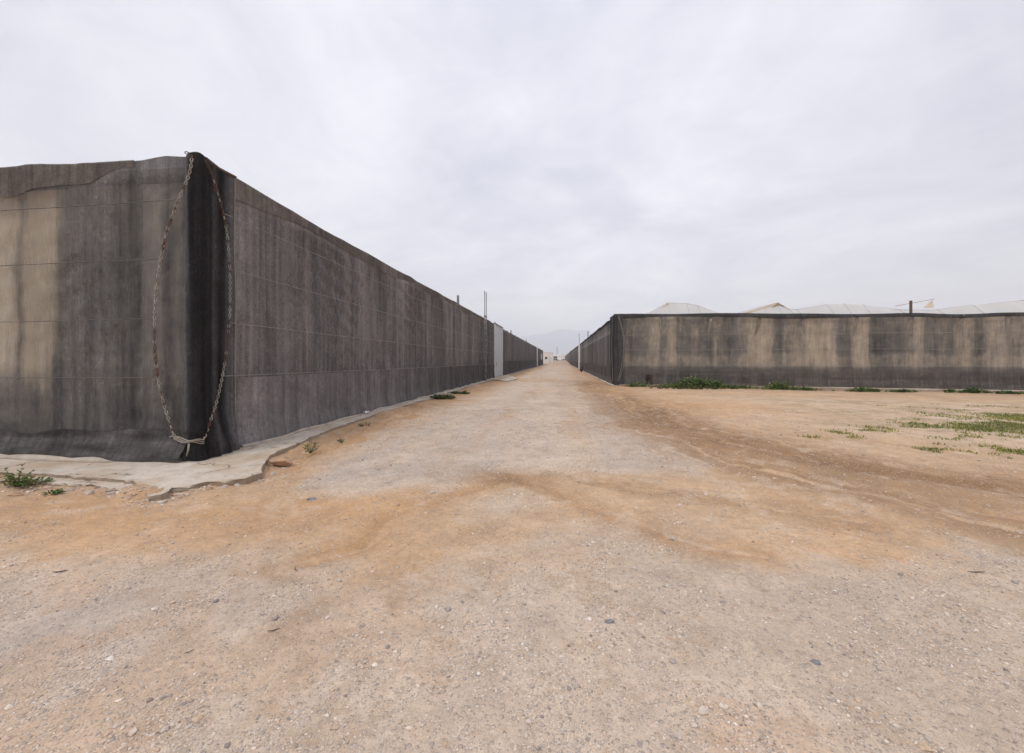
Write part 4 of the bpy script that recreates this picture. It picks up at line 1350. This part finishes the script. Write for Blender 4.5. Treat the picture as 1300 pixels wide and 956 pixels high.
rock(736, 470, 0.45, 0.3, 0.3, M['rock_pale'], 'pale boulder at the foot of the white upright in the road wall', rot=0.2, seed=15)
rock(548, 624, 0.05, 0.03, 0.02, M['rock_pale'], 'pale flat stone at the lower edge of the grey road patch', rot=0.2, seed=16)
rock(225, 622, 0.15, 0.05, 0.035, simple('dark_rock', (0.21, 0.165, 0.125), 0.95, 0, 0.35, 12, 0.01), 'dark broken chunk under the lifted edge of the apron', rot=0.45, seed=18)
for k_, (px_c, py_c, s_) in enumerate(((30, 613, .06), (88, 620, .05), (112, 623, .07), (140, 626, .05), (208, 634, .06), (238, 626, .05), (285, 617, .05), (302, 614, .06), (330, 606, .05), (346, 598, .06))):
    o_ = rock(px_c, py_c, s_, s_ * 0.65, s_ * 0.5, M['rock_pale'], 'small pale lump of broken concrete lying along the ragged apron edge', rot=k_ * 1.3, seed=40 + k_)
    o_['group'] = 'broken concrete lumps along the apron edge'
rock(395, 634, 0.06, 0.03, 0.022, M['rock_slate'], 'grey stone beside the left tip of the grey road patch', rot=0.5, seed=19)


def stick(px, py, L, rot, r, label, bend=0.1):
    x, y = gp(px, py); z = float(height(np.array(x), np.array(y)))
    mb = MB(); pts = []
    for t in np.linspace(-0.5, 0.5, 9):
        pts.append((t * L, bend * L * (t * t) + 0.02 * L * math.sin(t * 11), r * 0.9 + 0.01 * abs(t)))
    mb.tube(pts, [r * (0.5 + 0.6 * (1 - abs(k - 4) / 5)) for k in range(9)], 6)
    o = mb.build('stick', M['stick'], None, True); o.scale = (0.75, 0.75, 0.75)
    o.location = (x, y, z + 0.004); o.rotation_euler = (0, 0, rot)
    tag(o, label, 'stick')


stick(76, 727, 0.12, 0.45, 0.006, 'thick dark stick on the gravel near the left edge')
stick(347, 801, 0.085, 0.6, 0.004, 'short dark stick on the pale gravel in the left foreground')
stick(375, 724, 0.11, -0.8, 0.004, 'bent grey stick on the sandy patch left of centre', 0.4)
stick(240, 827, 0.06, 0.9, 0.003, 'tiny grey twig among the gravel in the left foreground')
stick(1240, 727, 0.16, 0.1, 0.005, 'long dark twig on the tan dirt near the right edge')

x, y = gp(467, 527)
bm = bmesh.new(); bmesh.ops.create_grid(bm, x_segments=8, y_segments=6, size=0.5)
for v in bm.verts: v.co = Vector((v.co.x * 0.26, v.co.y * 0.16, 0.03 + 0.035 * math.sin(v.co.x * 9) * math.cos(v.co.y * 8) + random.uniform(0, 0.015)))
bmesh.ops.solidify(bm, geom=list(bm.faces), thickness=0.004)
me = bpy.data.meshes.new('paper_scrap'); bm.to_mesh(me); bm.free(); me.materials.append(M['paper'])
o = link(bpy.data.objects.new('paper_scrap', me)); o.location = (x - 0.1, y, 0.05); o.rotation_euler = (0, 0, 0.5)
tag(o, 'crumpled white paper scrap at the foot of the long netted wall', 'litter')

# dark bag by the white upright
bm = bmesh.new(); bmesh.ops.create_icosphere(bm, subdivisions=3, radius=1)
for v in bm.verts:
    c = v.co; k = 1 + 0.12 * math.sin(c.x * 7 + c.z * 5) * math.cos(c.y * 6)
    v.co = Vector((c.x * 0.22 * k, c.y * 0.3 * k, (c.z + 0.9) * 0.32 * k * (1.0 if c.z < 0.6 else 1.3)))
me = bpy.data.meshes.new('rubbish_bag'); bm.to_mesh(me); bm.free(); me.materials.append(M['bag'])
o = link(bpy.data.objects.new('rubbish_bag', me)); o.location = (XR - 0.55, on_x(738.5, XR - .5), 0.02)
tag(o, 'black bag standing at the foot of the right road wall', 'bag')

# ------------------------------------------------------------------ plants
def leaves_mesh(name, stems, mat=None, parent=None):
    """stems: list of (base, dir, length, nleaf, leaf_len, leaf_w, colour)"""
    V = []; Fc = []; C = []
    for base, dr, L, nl, ll, lw, colr in stems:
        base = Vector(base); dr = Vector(dr).normalized()
        for i in range(nl):
            t = (i + random.random()) / nl
            p = base + dr * L * t + Vector((0, 0, -0.15 * L * t * t))
            an = random.uniform(0, 2 * math.pi)
            out = Vector((math.cos(an), math.sin(an), random.uniform(-0.1, 0.9))).normalized()
            out = (out + dr * 0.5).normalized()
            sd = out.cross(Vector((0, 0, 1)) + Vector((random.uniform(-.5, .5), random.uniform(-.5, .5), 0))).normalized()
            l = ll * random.uniform(0.5, 1.2); w = lw * random.uniform(0.6, 1.2)
            b = len(V)
            q = [p, p + out * l * 0.45 + sd * w, p + out * l * 0.45 - sd * w, p + out * l + Vector((0, 0, -0.2 * l))]
            V += [tuple(v) for v in q]
            Fc += [[b, b + 1, b + 3], [b, b + 3, b + 2]]
            k = random.uniform(0.55, 1.35)
            if random.random() < 0.07: colr_ = (0.30, 0.235, 0.12)
            else: colr_ = colr
            C += [tuple(min(1, c * k) for c in colr_)] * 4
    return mesh_obj(name, V, np.array(Fc), mat or M['leaf'], parent, False, colors=np.array(C))


GREENS = [(0.085, 0.165, 0.035), (0.13, 0.225, 0.045), (0.19, 0.26, 0.065), (0.06, 0.115, 0.03)]


def weed(px, py, w, h, n, label, leaf=0.03, nl=14, cat='weed', z=0.0, name='weed', cols=None, deep=None, spiky=False):
    x, y = gp(px, py, z)
    zz = max(z, float(height(np.array(x), np.array(y))))
    root = thing(name, label, cat, (x, y, zz))
    st = []; mb = MB()
    for i in range(n):
        a = random.uniform(0, 2 * math.pi); r = math.sqrt(random.random())
        bx, by = math.cos(a) * r * w * 0.55, math.sin(a) * r * (deep or w) * 0.55
        hh = h * (1 - 0.55 * r * r) * random.uniform(0.55, 1.1)
        dr = Vector((math.cos(a) * r * 0.8 * (0.4 if spiky else 1), math.sin(a) * r * 0.8 * (0.4 if spiky else 1), 0.55))
        st.append(((bx, by, -0.01), dr, hh * 1.25, nl, leaf, leaf * 0.26, random.choice(cols or GREENS)))
        e = Vector((bx, by, 0)) + dr.normalized() * hh * 1.2
        mb.tube([(bx * 0.1, by * 0.1, -0.03), tuple(Vector((bx, by, 0)).lerp(e, .5)), tuple(e - Vector((0, 0, 0.12 * hh)))], [0.003 + 0.006 * h, 0.0025 + .004 * h, 0.001], 4)
    leaves_mesh('leaves', st, parent=root)
    mb.build('stems', simple_stem, root, True)
    return root


simple_stem = simple('green_stem', (0.09, 0.11, 0.04), 0.8, 0, 0.3, 20)
OLIVE = [(0.10, 0.12, 0.035), (0.13, 0.145, 0.05), (0.07, 0.095, 0.03)]
weed(22, 615, 0.22, 0.22, 24, 'bushy dark green weed growing from the ledge at the left edge of the concrete', 0.045, 16)
weed(42, 613, 0.28, 0.10, 18, 'low sprawling dark green weed to the right of the bushy one on the ledge', 0.04, 10)
weed(67, 627, 0.16, 0.05, 16, 'small flat green weed in the soil below the concrete ledge', 0.035, 8)
weed(317, 606, 0.07, 0.07, 8, 'tiny green sprout at the apron edge above the bare soil', 0.03, 8)
weed(394, 573, 0.20, 0.20, 12, 'upright green weed beside the flat tan rock', 0.045, 10, spiky=True)
weed(433, 560, 0.18, 0.06, 12, 'flat grey green weed in the orange soil beyond the flat tan rock', 0.035, 8, cols=OLIVE)
weed(463, 540, 0.20, 0.08, 12, 'small olive weed near the white paper scrap', 0.04, 8, cols=OLIVE)
weed(562, 506, 0.75, 0.22, 60, 'bright green tuft at the foot of the netting, larger of the two before the mast', 0.12, 9, cols=OLIVE, deep=0.5)
weed(583, 500, 0.8, 0.16, 40, 'dull green strip of weeds just behind the bright tuft at the netting foot', 0.12, 8, cols=OLIVE, deep=0.4)


def rweed(px, w, h, n, label, off=0.45, cols=None, leaf=0.13, deep=0.5, nl=10):
    x, y = fr_pt(uR(px), off)
    zz = float(height(np.array(x), np.array(y)))
    root = thing('weed', label, 'weed', (x, y, zz))
    st = []; mb = MB()
    for i in range(n):
        bx = random.gauss(0, 0.3) * w; by = random.gauss(0, 0.3) * deep
        k = max(0.25, 1 - (abs(bx) / (0.75 * w)) ** 1.5)
        hh = h * k * random.uniform(0.5, 1.15)
        dr = Vector((random.uniform(-.5, .5), random.uniform(-.5, .5), 0.8))
        st.append(((bx, by, 0), dr, hh * 1.1, nl, leaf * random.uniform(.7, 1.2), leaf * 0.28, random.choice(cols or GREENS)))
    leaves_mesh('leaves', st, parent=root)


rweed(876, 1.9, 0.68, 170, 'tallest leafy green clump against the front of the low greenhouse', 0.7, leaf=0.16, deep=0.7)
rweed(897, 1.4, 0.62, 100, 'dark green clump adjoining the right side of the tallest leafy clump', 0.75, leaf=0.14)
rweed(850, 1.9, 0.28, 90, 'low green weeds adjoining the left side of the tallest leafy clump', 0.9, leaf=0.12, deep=0.8)
rweed(807, 1.1, 0.28, 50, 'small green weeds at the roped corner of the low greenhouse', 0.6, leaf=0.12)
rweed(925, 2.4, 0.22, 90, 'ragged low weeds trailing right of the dark green clump', 1.0, cols=OLIVE + GREENS, deep=0.8)
rweed(870, 3.4, 0.16, 120, 'ground hugging olive weeds in front of the tallest leafy clump', 1.6, cols=OLIVE, deep=0.7)
rweed(983, 1.5, 0.5, 100, 'rounded bright green mound with a pale kerb showing on both its sides', 0.6, cols=GREENS[1:3] + OLIVE[:1], deep=0.6)
rweed(1012, 1.3, 0.2, 50, 'low green tail of weeds running right from the bright rounded mound', 0.65, cols=GREENS)
rweed(1090, 1.4, 0.24, 60, 'dark green mat on the kerb roughly under the slanted tan post', 0.5)
rweed(1138, 1.1, 0.16, 40, 'thin dull green mat on the kerb below the roof post', 0.5, cols=OLIVE + GREENS)
rweed(1198, 0.5, 0.18, 24, 'small dark green clump on the kerb left of the round dark cushion', 0.5)
rweed(1222, 1.1, 0.26, 60, 'round dark green cushion of weeds on the kerb', 0.5, cols=GREENS[::3])
rweed(1262, 1.1, 0.16, 45, 'flat dark green weeds on the kerb right of the round cushion', 0.55, cols=GREENS[::3])
rweed(1299, 0.8, 0.2, 30, 'dark green weeds on the kerb at the right edge', 0.5, cols=GREENS)

# dry ball-shaped shrub caught on the netting
x, y = fr_pt(uR(822), 0.35)
sh = thing('dry_shrub', 'round dark dried shrub standing against the netting near the roped corner', 'shrub', (x, y, 0))
mb = MB()
for i in range(300):
    d = Vector((random.gauss(0, 1), random.gauss(0, 1), random.gauss(0, 1))).normalized() * random.uniform(0.12, 0.27)
    c = Vector((0, 0, 0.55))
    mb.tube([tuple(c + d * 0.1), tuple(c + d * 0.6 + Vector((random.uniform(-.05, .05), random.uniform(-.05, .05), 0))), tuple(c + d)], [0.02, 0.017, 0.010], 4)
mb.build('twigs', M['twig'], sh)
mb = MB(); mb.tube([(0, 0, -0.05), (0.03, 0, 0.3), (0, 0, 0.55)], [0.035, 0.03, 0.03], 6); mb.build('trunk', M['tan_post'], sh, True)


def build_grass():
    N = 130000
    x0, y0 = gp(1150, 545); 
    px = RNG.uniform(990, 1420, N); py = RNG.uniform(507, 590, N)
    d = F * EYE / (py - HOR); xc = (px - PX) / F * d
    x, y = cam2w(xc, d)
    g = green_at(x, y)
    k = RNG.random(N) < g * 0.8
    x, y, d = x[k], y[k], d[k]
    n = len(x); z = height(x, y)
    an = RNG.random(n) * 2 * np.pi; L = RNG.uniform(0.025, 0.075, n); w = RNG.uniform(0.006, 0.014, n) * 1.3
    lean = RNG.uniform(0.1, 0.9, n) * L
    dx, dy = np.cos(an), np.sin(an)
    V = np.stack([np.stack([x - dy * w, y + dx * w, z - 0.01], -1), np.stack([x + dy * w, y - dx * w, z - 0.01], -1),
                  np.stack([x + dx * lean, y + dy * lean, z + L * 0.8], -1)], 1).reshape(-1, 3)
    Fc = np.arange(n * 3).reshape(-1, 3)
    pal = np.array([(0.27, 0.28, 0.06), (0.36, 0.33, 0.10), (0.14, 0.175, 0.05), (0.42, 0.34, 0.16)])
    # broader patches of darker weeds and yellower grass
    sel = np.clip((fbm(x / 0.8, y / 0.8, 7, 3) * 6 - 1.4 + RNG.normal(0, 0.7, n)).astype(int), 0, 3)
    c = pal[[1, 0, 2, 3]][sel] * RNG.uniform(0.7, 1.25, (n, 1))
    o = mesh_obj('grass', V, Fc, M['leaf'], smooth=False, colors=np.repeat(c, 3, 0))
    tag(o, 'thin patches of short green grass and weeds on the sandy ground at the right', 'grass', kind='stuff')


build_grass()

# ------------------------------------------------------------------ far end of the track
def gz(x, y): return float(height(np.array(float(x)), np.array(float(y))))


def far(px, d):
    return cam2w((px - PX) / F * d, d)


# pale building
bx0, by0 = far(690.5, 160); bx1, _ = far(702.5, 160)
bl = thing('plain_building', 'low pale building past the end of the left netted wall', 'building', ((bx0 + bx1) / 2, by0, gz(bx0, by0)), TH)
mb = MB(); mb.box((0, 6, 2.0), (bx1 - bx0, 12, 4.0)); mb.build('wall', M['plaster'], bl)
mb = MB(); mb.box((0, 6, 4.11), (bx1 - bx0 + 0.3, 12.3, 0.22)); mb.build('roof', M['gate_frame'], bl)
mb = MB(); mb.box((0.6, -0.03, 1.1), (1.0, 0.06, 2.2)); mb.build('door', M['gate'], bl)
mb = MB(); mb.box((-1.0, -0.03, 1.9), (0.9, 0.06, 0.9)); mb.build('window', M['glass'], bl)


def vehicle(name, label, cat, px, d, paint, L, Wd, H, rz_, hood=True):
    x, y = far(px, d)
    v = thing(name, label, cat, (x, y, gz(x, y)), rz_)
    # side outline, extruded across, wheels below; front faces -Y
    if hood: prof_ = [(-L / 2, 0.35), (-L / 2, 0.85), (-L / 2 + 0.9, 1.0), (-L / 2 + 1.6, H), (L / 2 - 0.25, H), (L / 2, 1.0), (L / 2, 0.35)]
    else: prof_ = [(-L / 2, 0.35), (-L / 2, 1.0), (-L / 2 + 0.6, H), (L / 2 - 0.1, H), (L / 2, 0.35)]
    V = []; k = len(prof_)
    for s in (-1, 1):
        for yy_, z in prof_:
            V.append((s * Wd / 2 * (0.88 if z > 1.05 else 1), yy_, z))
    Fc = [list(range(k)), list(range(k, 2 * k))[::-1]] + [[i, (i + 1) % k, k + (i + 1) % k, k + i] for i in range(k)]
    me = mesh_obj('body', V, Fc, paint, v, False)
    bm = bmesh.new(); bm.from_mesh(me.data); bmesh.ops.recalc_face_normals(bm, faces=bm.faces); bm.to_mesh(me.data); bm.free()
    mb = MB()
    fy = -L / 2 + (1.05 if hood else 0.12); fy2 = -L / 2 + (1.5 if hood else 0.5)
    mb.add([(-Wd * .38, fy - .06, 1.08), (Wd * .38, fy - .06, 1.08), (Wd * .36, fy2 - .06, H - .1), (-Wd * .36, fy2 - .06, H - .1)], [[0, 1, 2, 3]])
    mb.build('windscreen', M['glass'], v)
    for s in (-1, 1):
        mb = MB(); mb.box((s * Wd * .36, -L / 2 - 0.02, 0.75), (0.3, 0.05, 0.16)); mb.build('headlight', M['galv'], v)
        for yy_ in (-L / 2 + 0.8, L / 2 - 0.8):
            mb = MB(); mb.tube([(s * (Wd / 2 - 0.2), yy_, 0.34), (s * (Wd / 2 + 0.01), yy_, 0.34)], 0.34, 14); mb.build('wheel', M['tyre'], v)
    mb = MB(); mb.box((0, -L / 2 - 0.03, 0.5), (Wd * 0.98, 0.08, 0.3)); mb.build('bumper', M['tyre'], v)


vehicle('parked_van', 'dark grey van parked at the far end of the dirt road', 'van', 704.5, 205, M['car_grey'], 4.8, 2.0, 2.3, TH, False)
vehicle('parked_car', 'white car parked right of the dark van at the far end', 'car', 711.5, 222, M['car_white'], 4.4, 1.8, 1.5, TH + 0.9, True)


def far_house(px0, px1, d, top, label, ridges):
    x0, y0 = far(px0, d); x1, y1 = far(px1, d)
    w = math.hypot(x1 - x0, y1 - y0)
    z0 = gz((x0 + x1) / 2, (y0 + y1) / 2)
    h = EYE + (HOR - top) / F * d - z0
    o = thing('plastic_greenhouse', label, 'greenhouse', ((x0 + x1) / 2, (y0 + y1) / 2, z0), TH)
    mb = MB(); mb.box((0, 20, h * 0.31), (w, 40, h * 0.62)); mb.build('wall', M['plaster'], o)
    pts = []
    for i in range(ridges * 8 + 1):
        t = i / (ridges * 8)
        pts.append((-w / 2 + w * t, h * 0.62 + h * 0.38 * abs(math.sin(t * ridges * math.pi)) ** 0.7))
    V = []
    for xx_, zz_ in pts: V += [(xx_, -0.1, zz_), (xx_, 40.1, zz_), (xx_, -0.1, h * 0.6)]
    Fc = []
    for i in range(len(pts) - 1):
        a = 3 * i; Fc += [[a, a + 3, a + 4, a + 1], [a, a + 2, a + 5, a + 3]]
    mesh_obj('roof', V, Fc, M['film'], o, False)


far_house(703.5, 714, 330, 450.3, 'white plastic greenhouse straight behind the parked van at the road end', 2)
far_house(711.5, 723, 395, 449.4, 'white plastic greenhouse furthest off, with its roof over the white car', 3)

# lattice pylon
x, y = far(707.4, 900)
py_ = thing('pylon', 'faint lattice pylon far behind the white greenhouses', 'pylon', (x, y, gz(x, y)))
mb = MB()
for sx in (-1, 1):
    for sy in (-1, 1): mb.tube([(sx * 2.6, sy * 2.6, 0), (sx * 0.5, sy * 0.5, 30)], 0.28, 5)
for z in np.arange(3, 30, 3.2):
    r0 = 2.6 - 2.1 * z / 30; r1 = 2.6 - 2.1 * min(30, z + 3.2) / 30
    for s in (-1, 1):
        mb.tube([(-r0, s * r0, z), (r1, s * r1, z + 3.0)], 0.15, 4); mb.tube([(r0, s * r0, z), (-r1, s * r1, z + 3.0)], 0.15, 4)
mb.build('tower_frame', M['post'], py_)
mb = MB()
for z in (22, 26):
    mb = MB(); mb.box((0, 0, z), (7, 0.3, 0.3)); mb.build('cross_arm', M['post'], py_)

# hills
HD = 4200.0
prof_h = [(300, 0), (420, 6), (520, 14), (600, 22), (660, 29), (690, 33), (704, 37), (715, 39.5), (724, 37.5), (735, 36.8), (744, 38), (752, 35), (762, 29), (785, 22), (850, 14), (980, 9), (1100, 4), (1250, 0)]
a0 = np.linspace(300, 1250, 260); hh = np.interp(a0, [p for p, _ in prof_h], [q for _, q in prof_h])
hh = hh + (fbm(a0 / 9, a0 * 0, 5, 4) - 0.5) * 2.5 * (hh > 3)
V = []
rows = np.linspace(0, 1, 24)
for px, h in zip(a0, hh):
    for t in rows:
        d = HD - 900 + 1800 * t
        x, y = cam2w((px - PX) / F * d, d)
        env = math.sin(math.pi * t) ** 1.2
        nz = 0.8 + 0.4 * float(fbm(np.array(px / 12.0), np.array(t * 7), 8, 4))
        k = 1.0 if abs(t - 0.5) < 0.03 else min(1.0, nz) * 0.98
        V.append((x, y, 1.2 + h / F * HD * env * k - 2 * (1 - env)))
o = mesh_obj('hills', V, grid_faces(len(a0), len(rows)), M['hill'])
tag(o, kind='structure')

# ------------------------------------------------------------------ air
HAZE = True
if HAZE:
    m, nt = newmat('air'); b = NB(nt)
    pv = b.n('ShaderNodeVolumePrincipled'); pv.inputs['Color'].default_value = rgb(0.92, 0.96, 1.0); pv.inputs['Density'].default_value = 5.2e-4
    pv.inputs['Anisotropy'].default_value = 0.2
    o_ = b.n('ShaderNodeOutputMaterial'); b.l(pv.outputs[0], o_.inputs['Volume'])
    mb = MB(); S = 9300
    mb.box((0, 0, 200), (2 * S, 2 * S, 406))
    hz = mb.build('haze', m, None)
    hz.data.materials[0] = m
    tag(hz, 'thin pale haze in the air over the whole plain', 'haze', kind='stuff')

# ------------------------------------------------------------------ light
SUN_EL, SUN_AZ = math.radians(56), math.radians(205)      # azimuth clockwise from +Y: behind the camera, a little left
w = bpy.data.worlds.new('World'); scene.world = w; w.use_nodes = True
nt = w.node_tree; nt.nodes.clear(); b = NB(nt)
sky = b.n('ShaderNodeTexSky', sky_type='NISHITA'); sky.sun_disc = False
sky.sun_elevation = SUN_EL; sky.sun_rotation = SUN_AZ
bg1 = b.n('ShaderNodeBackground'); bg1.inputs[1].default_value = 0.10; b.l(sky.outputs[0], bg1.inputs[0])
gen = b.n('ShaderNodeTexCoord').outputs['Generated']
sep = b.n('ShaderNodeSeparateXYZ'); b.l(gen, sep.inputs[0])
zc = b.math('MAXIMUM', sep.outputs[2], 0.0)
den = b.math('ADD', zc, 0.22)
cv_ = b.n('ShaderNodeCombineXYZ')
b.l(b.math('DIVIDE', sep.outputs[0], den), cv_.inputs[0]); b.l(b.math('DIVIDE', sep.outputs[1], den), cv_.inputs[1])
rot = b.n('ShaderNodeVectorRotate', rotation_type='Z_AXIS'); rot.inputs['Angle'].default_value = 0.5; b.l(cv_.outputs[0], rot.inputs['Vector'])
n1 = b.noise(b.vmul(rot.outputs[0], (0.9, 1.0, 1)), 1.3, 6, 0.52, dist=0.6)
n2 = b.noise(b.vmul(rot.outputs[0], (2.8, 3.1, 1)), 1.7, 7, 0.6, dist=0.8)
f = b.math('ADD', b.math('MULTIPLY', b.maprange(n1, 0.32, 0.68, 0, 1), 0.78), b.math('MULTIPLY', b.maprange(n2, 0.3, 0.7, 0, 1), 0.22))
cr = b.n('ShaderNodeValToRGB')
e = cr.color_ramp.elements
e[0].position = 0.12; e[0].color = rgb(0.54, 0.555, 0.65); e[1].position = 0.9; e[1].color = rgb(0.86, 0.855, 0.905)
b.l(f, cr.inputs[0])
# the cloud is thinner, and brighter, high up ahead and overhead
dv = b.n('ShaderNodeVectorMath', operation='DOT_PRODUCT'); b.l(gen, dv.inputs[0])
gl = Vector((-0.02, 0.92, 0.40)).normalized(); dv.inputs[1].default_value = gl
glow = b.maprange(dv.outputs['Value'], 0.70, 0.99, 0.89, 1.02)
zen = b.maprange(zc, 0.62, 1.0, 0.0, 0.35)
k = b.math('ADD', glow, zen)
bg2 = b.n('ShaderNodeBackground'); b.l(cr.outputs[0], bg2.inputs[0]); b.l(k, bg2.inputs[1])
mx = b.n('ShaderNodeMixShader'); mx.inputs[0].default_value = 0.93
b.l(bg1.outputs[0], mx.inputs[1]); b.l(bg2.outputs[0], mx.inputs[2])
ow = b.n('ShaderNodeOutputWorld'); b.l(mx.outputs[0], ow.inputs[0])

ld = bpy.data.lights.new('sun', 'SUN'); ld.energy = 1.3; ld.angle = math.radians(14); ld.color = (1.0, 0.96, 0.90)
lo = link(bpy.data.objects.new('sun', ld))
sd = Vector((math.sin(SUN_AZ) * math.cos(SUN_EL), math.cos(SUN_AZ) * math.cos(SUN_EL), math.sin(SUN_EL)))
lo.rotation_euler = sd.to_track_quat('Z', 'Y').to_euler()
lo.location = (0, 0, 30)

# ------------------------------------------------------------------ camera
cd = bpy.data.cameras.new('camera'); cam = link(bpy.data.objects.new('camera', cd))
cam.location = (0, 0, EYE); cam.rotation_euler = (math.radians(90), 0, TH)
cd.sensor_fit = 'HORIZONTAL'; cd.sensor_width = 36; cd.lens = F / 1300 * 36
cd.shift_y = -(478 - HOR) / 1300
cd.clip_start = 0.05; cd.clip_end = 30000
scene.camera = cam
scene.view_settings.view_transform = 'Standard'; scene.view_settings.look = 'None'
scene.view_settings.exposure = 0.36; scene.view_settings.gamma = 1.0
scene.view_settings.use_curve_mapping = False
scene.cycles.max_bounces = 6; scene.cycles.diffuse_bounces = 3; scene.cycles.transparent_max_bounces = 12
scene.cycles.volume_bounces = 3
scene.cycles.use_denoising = True
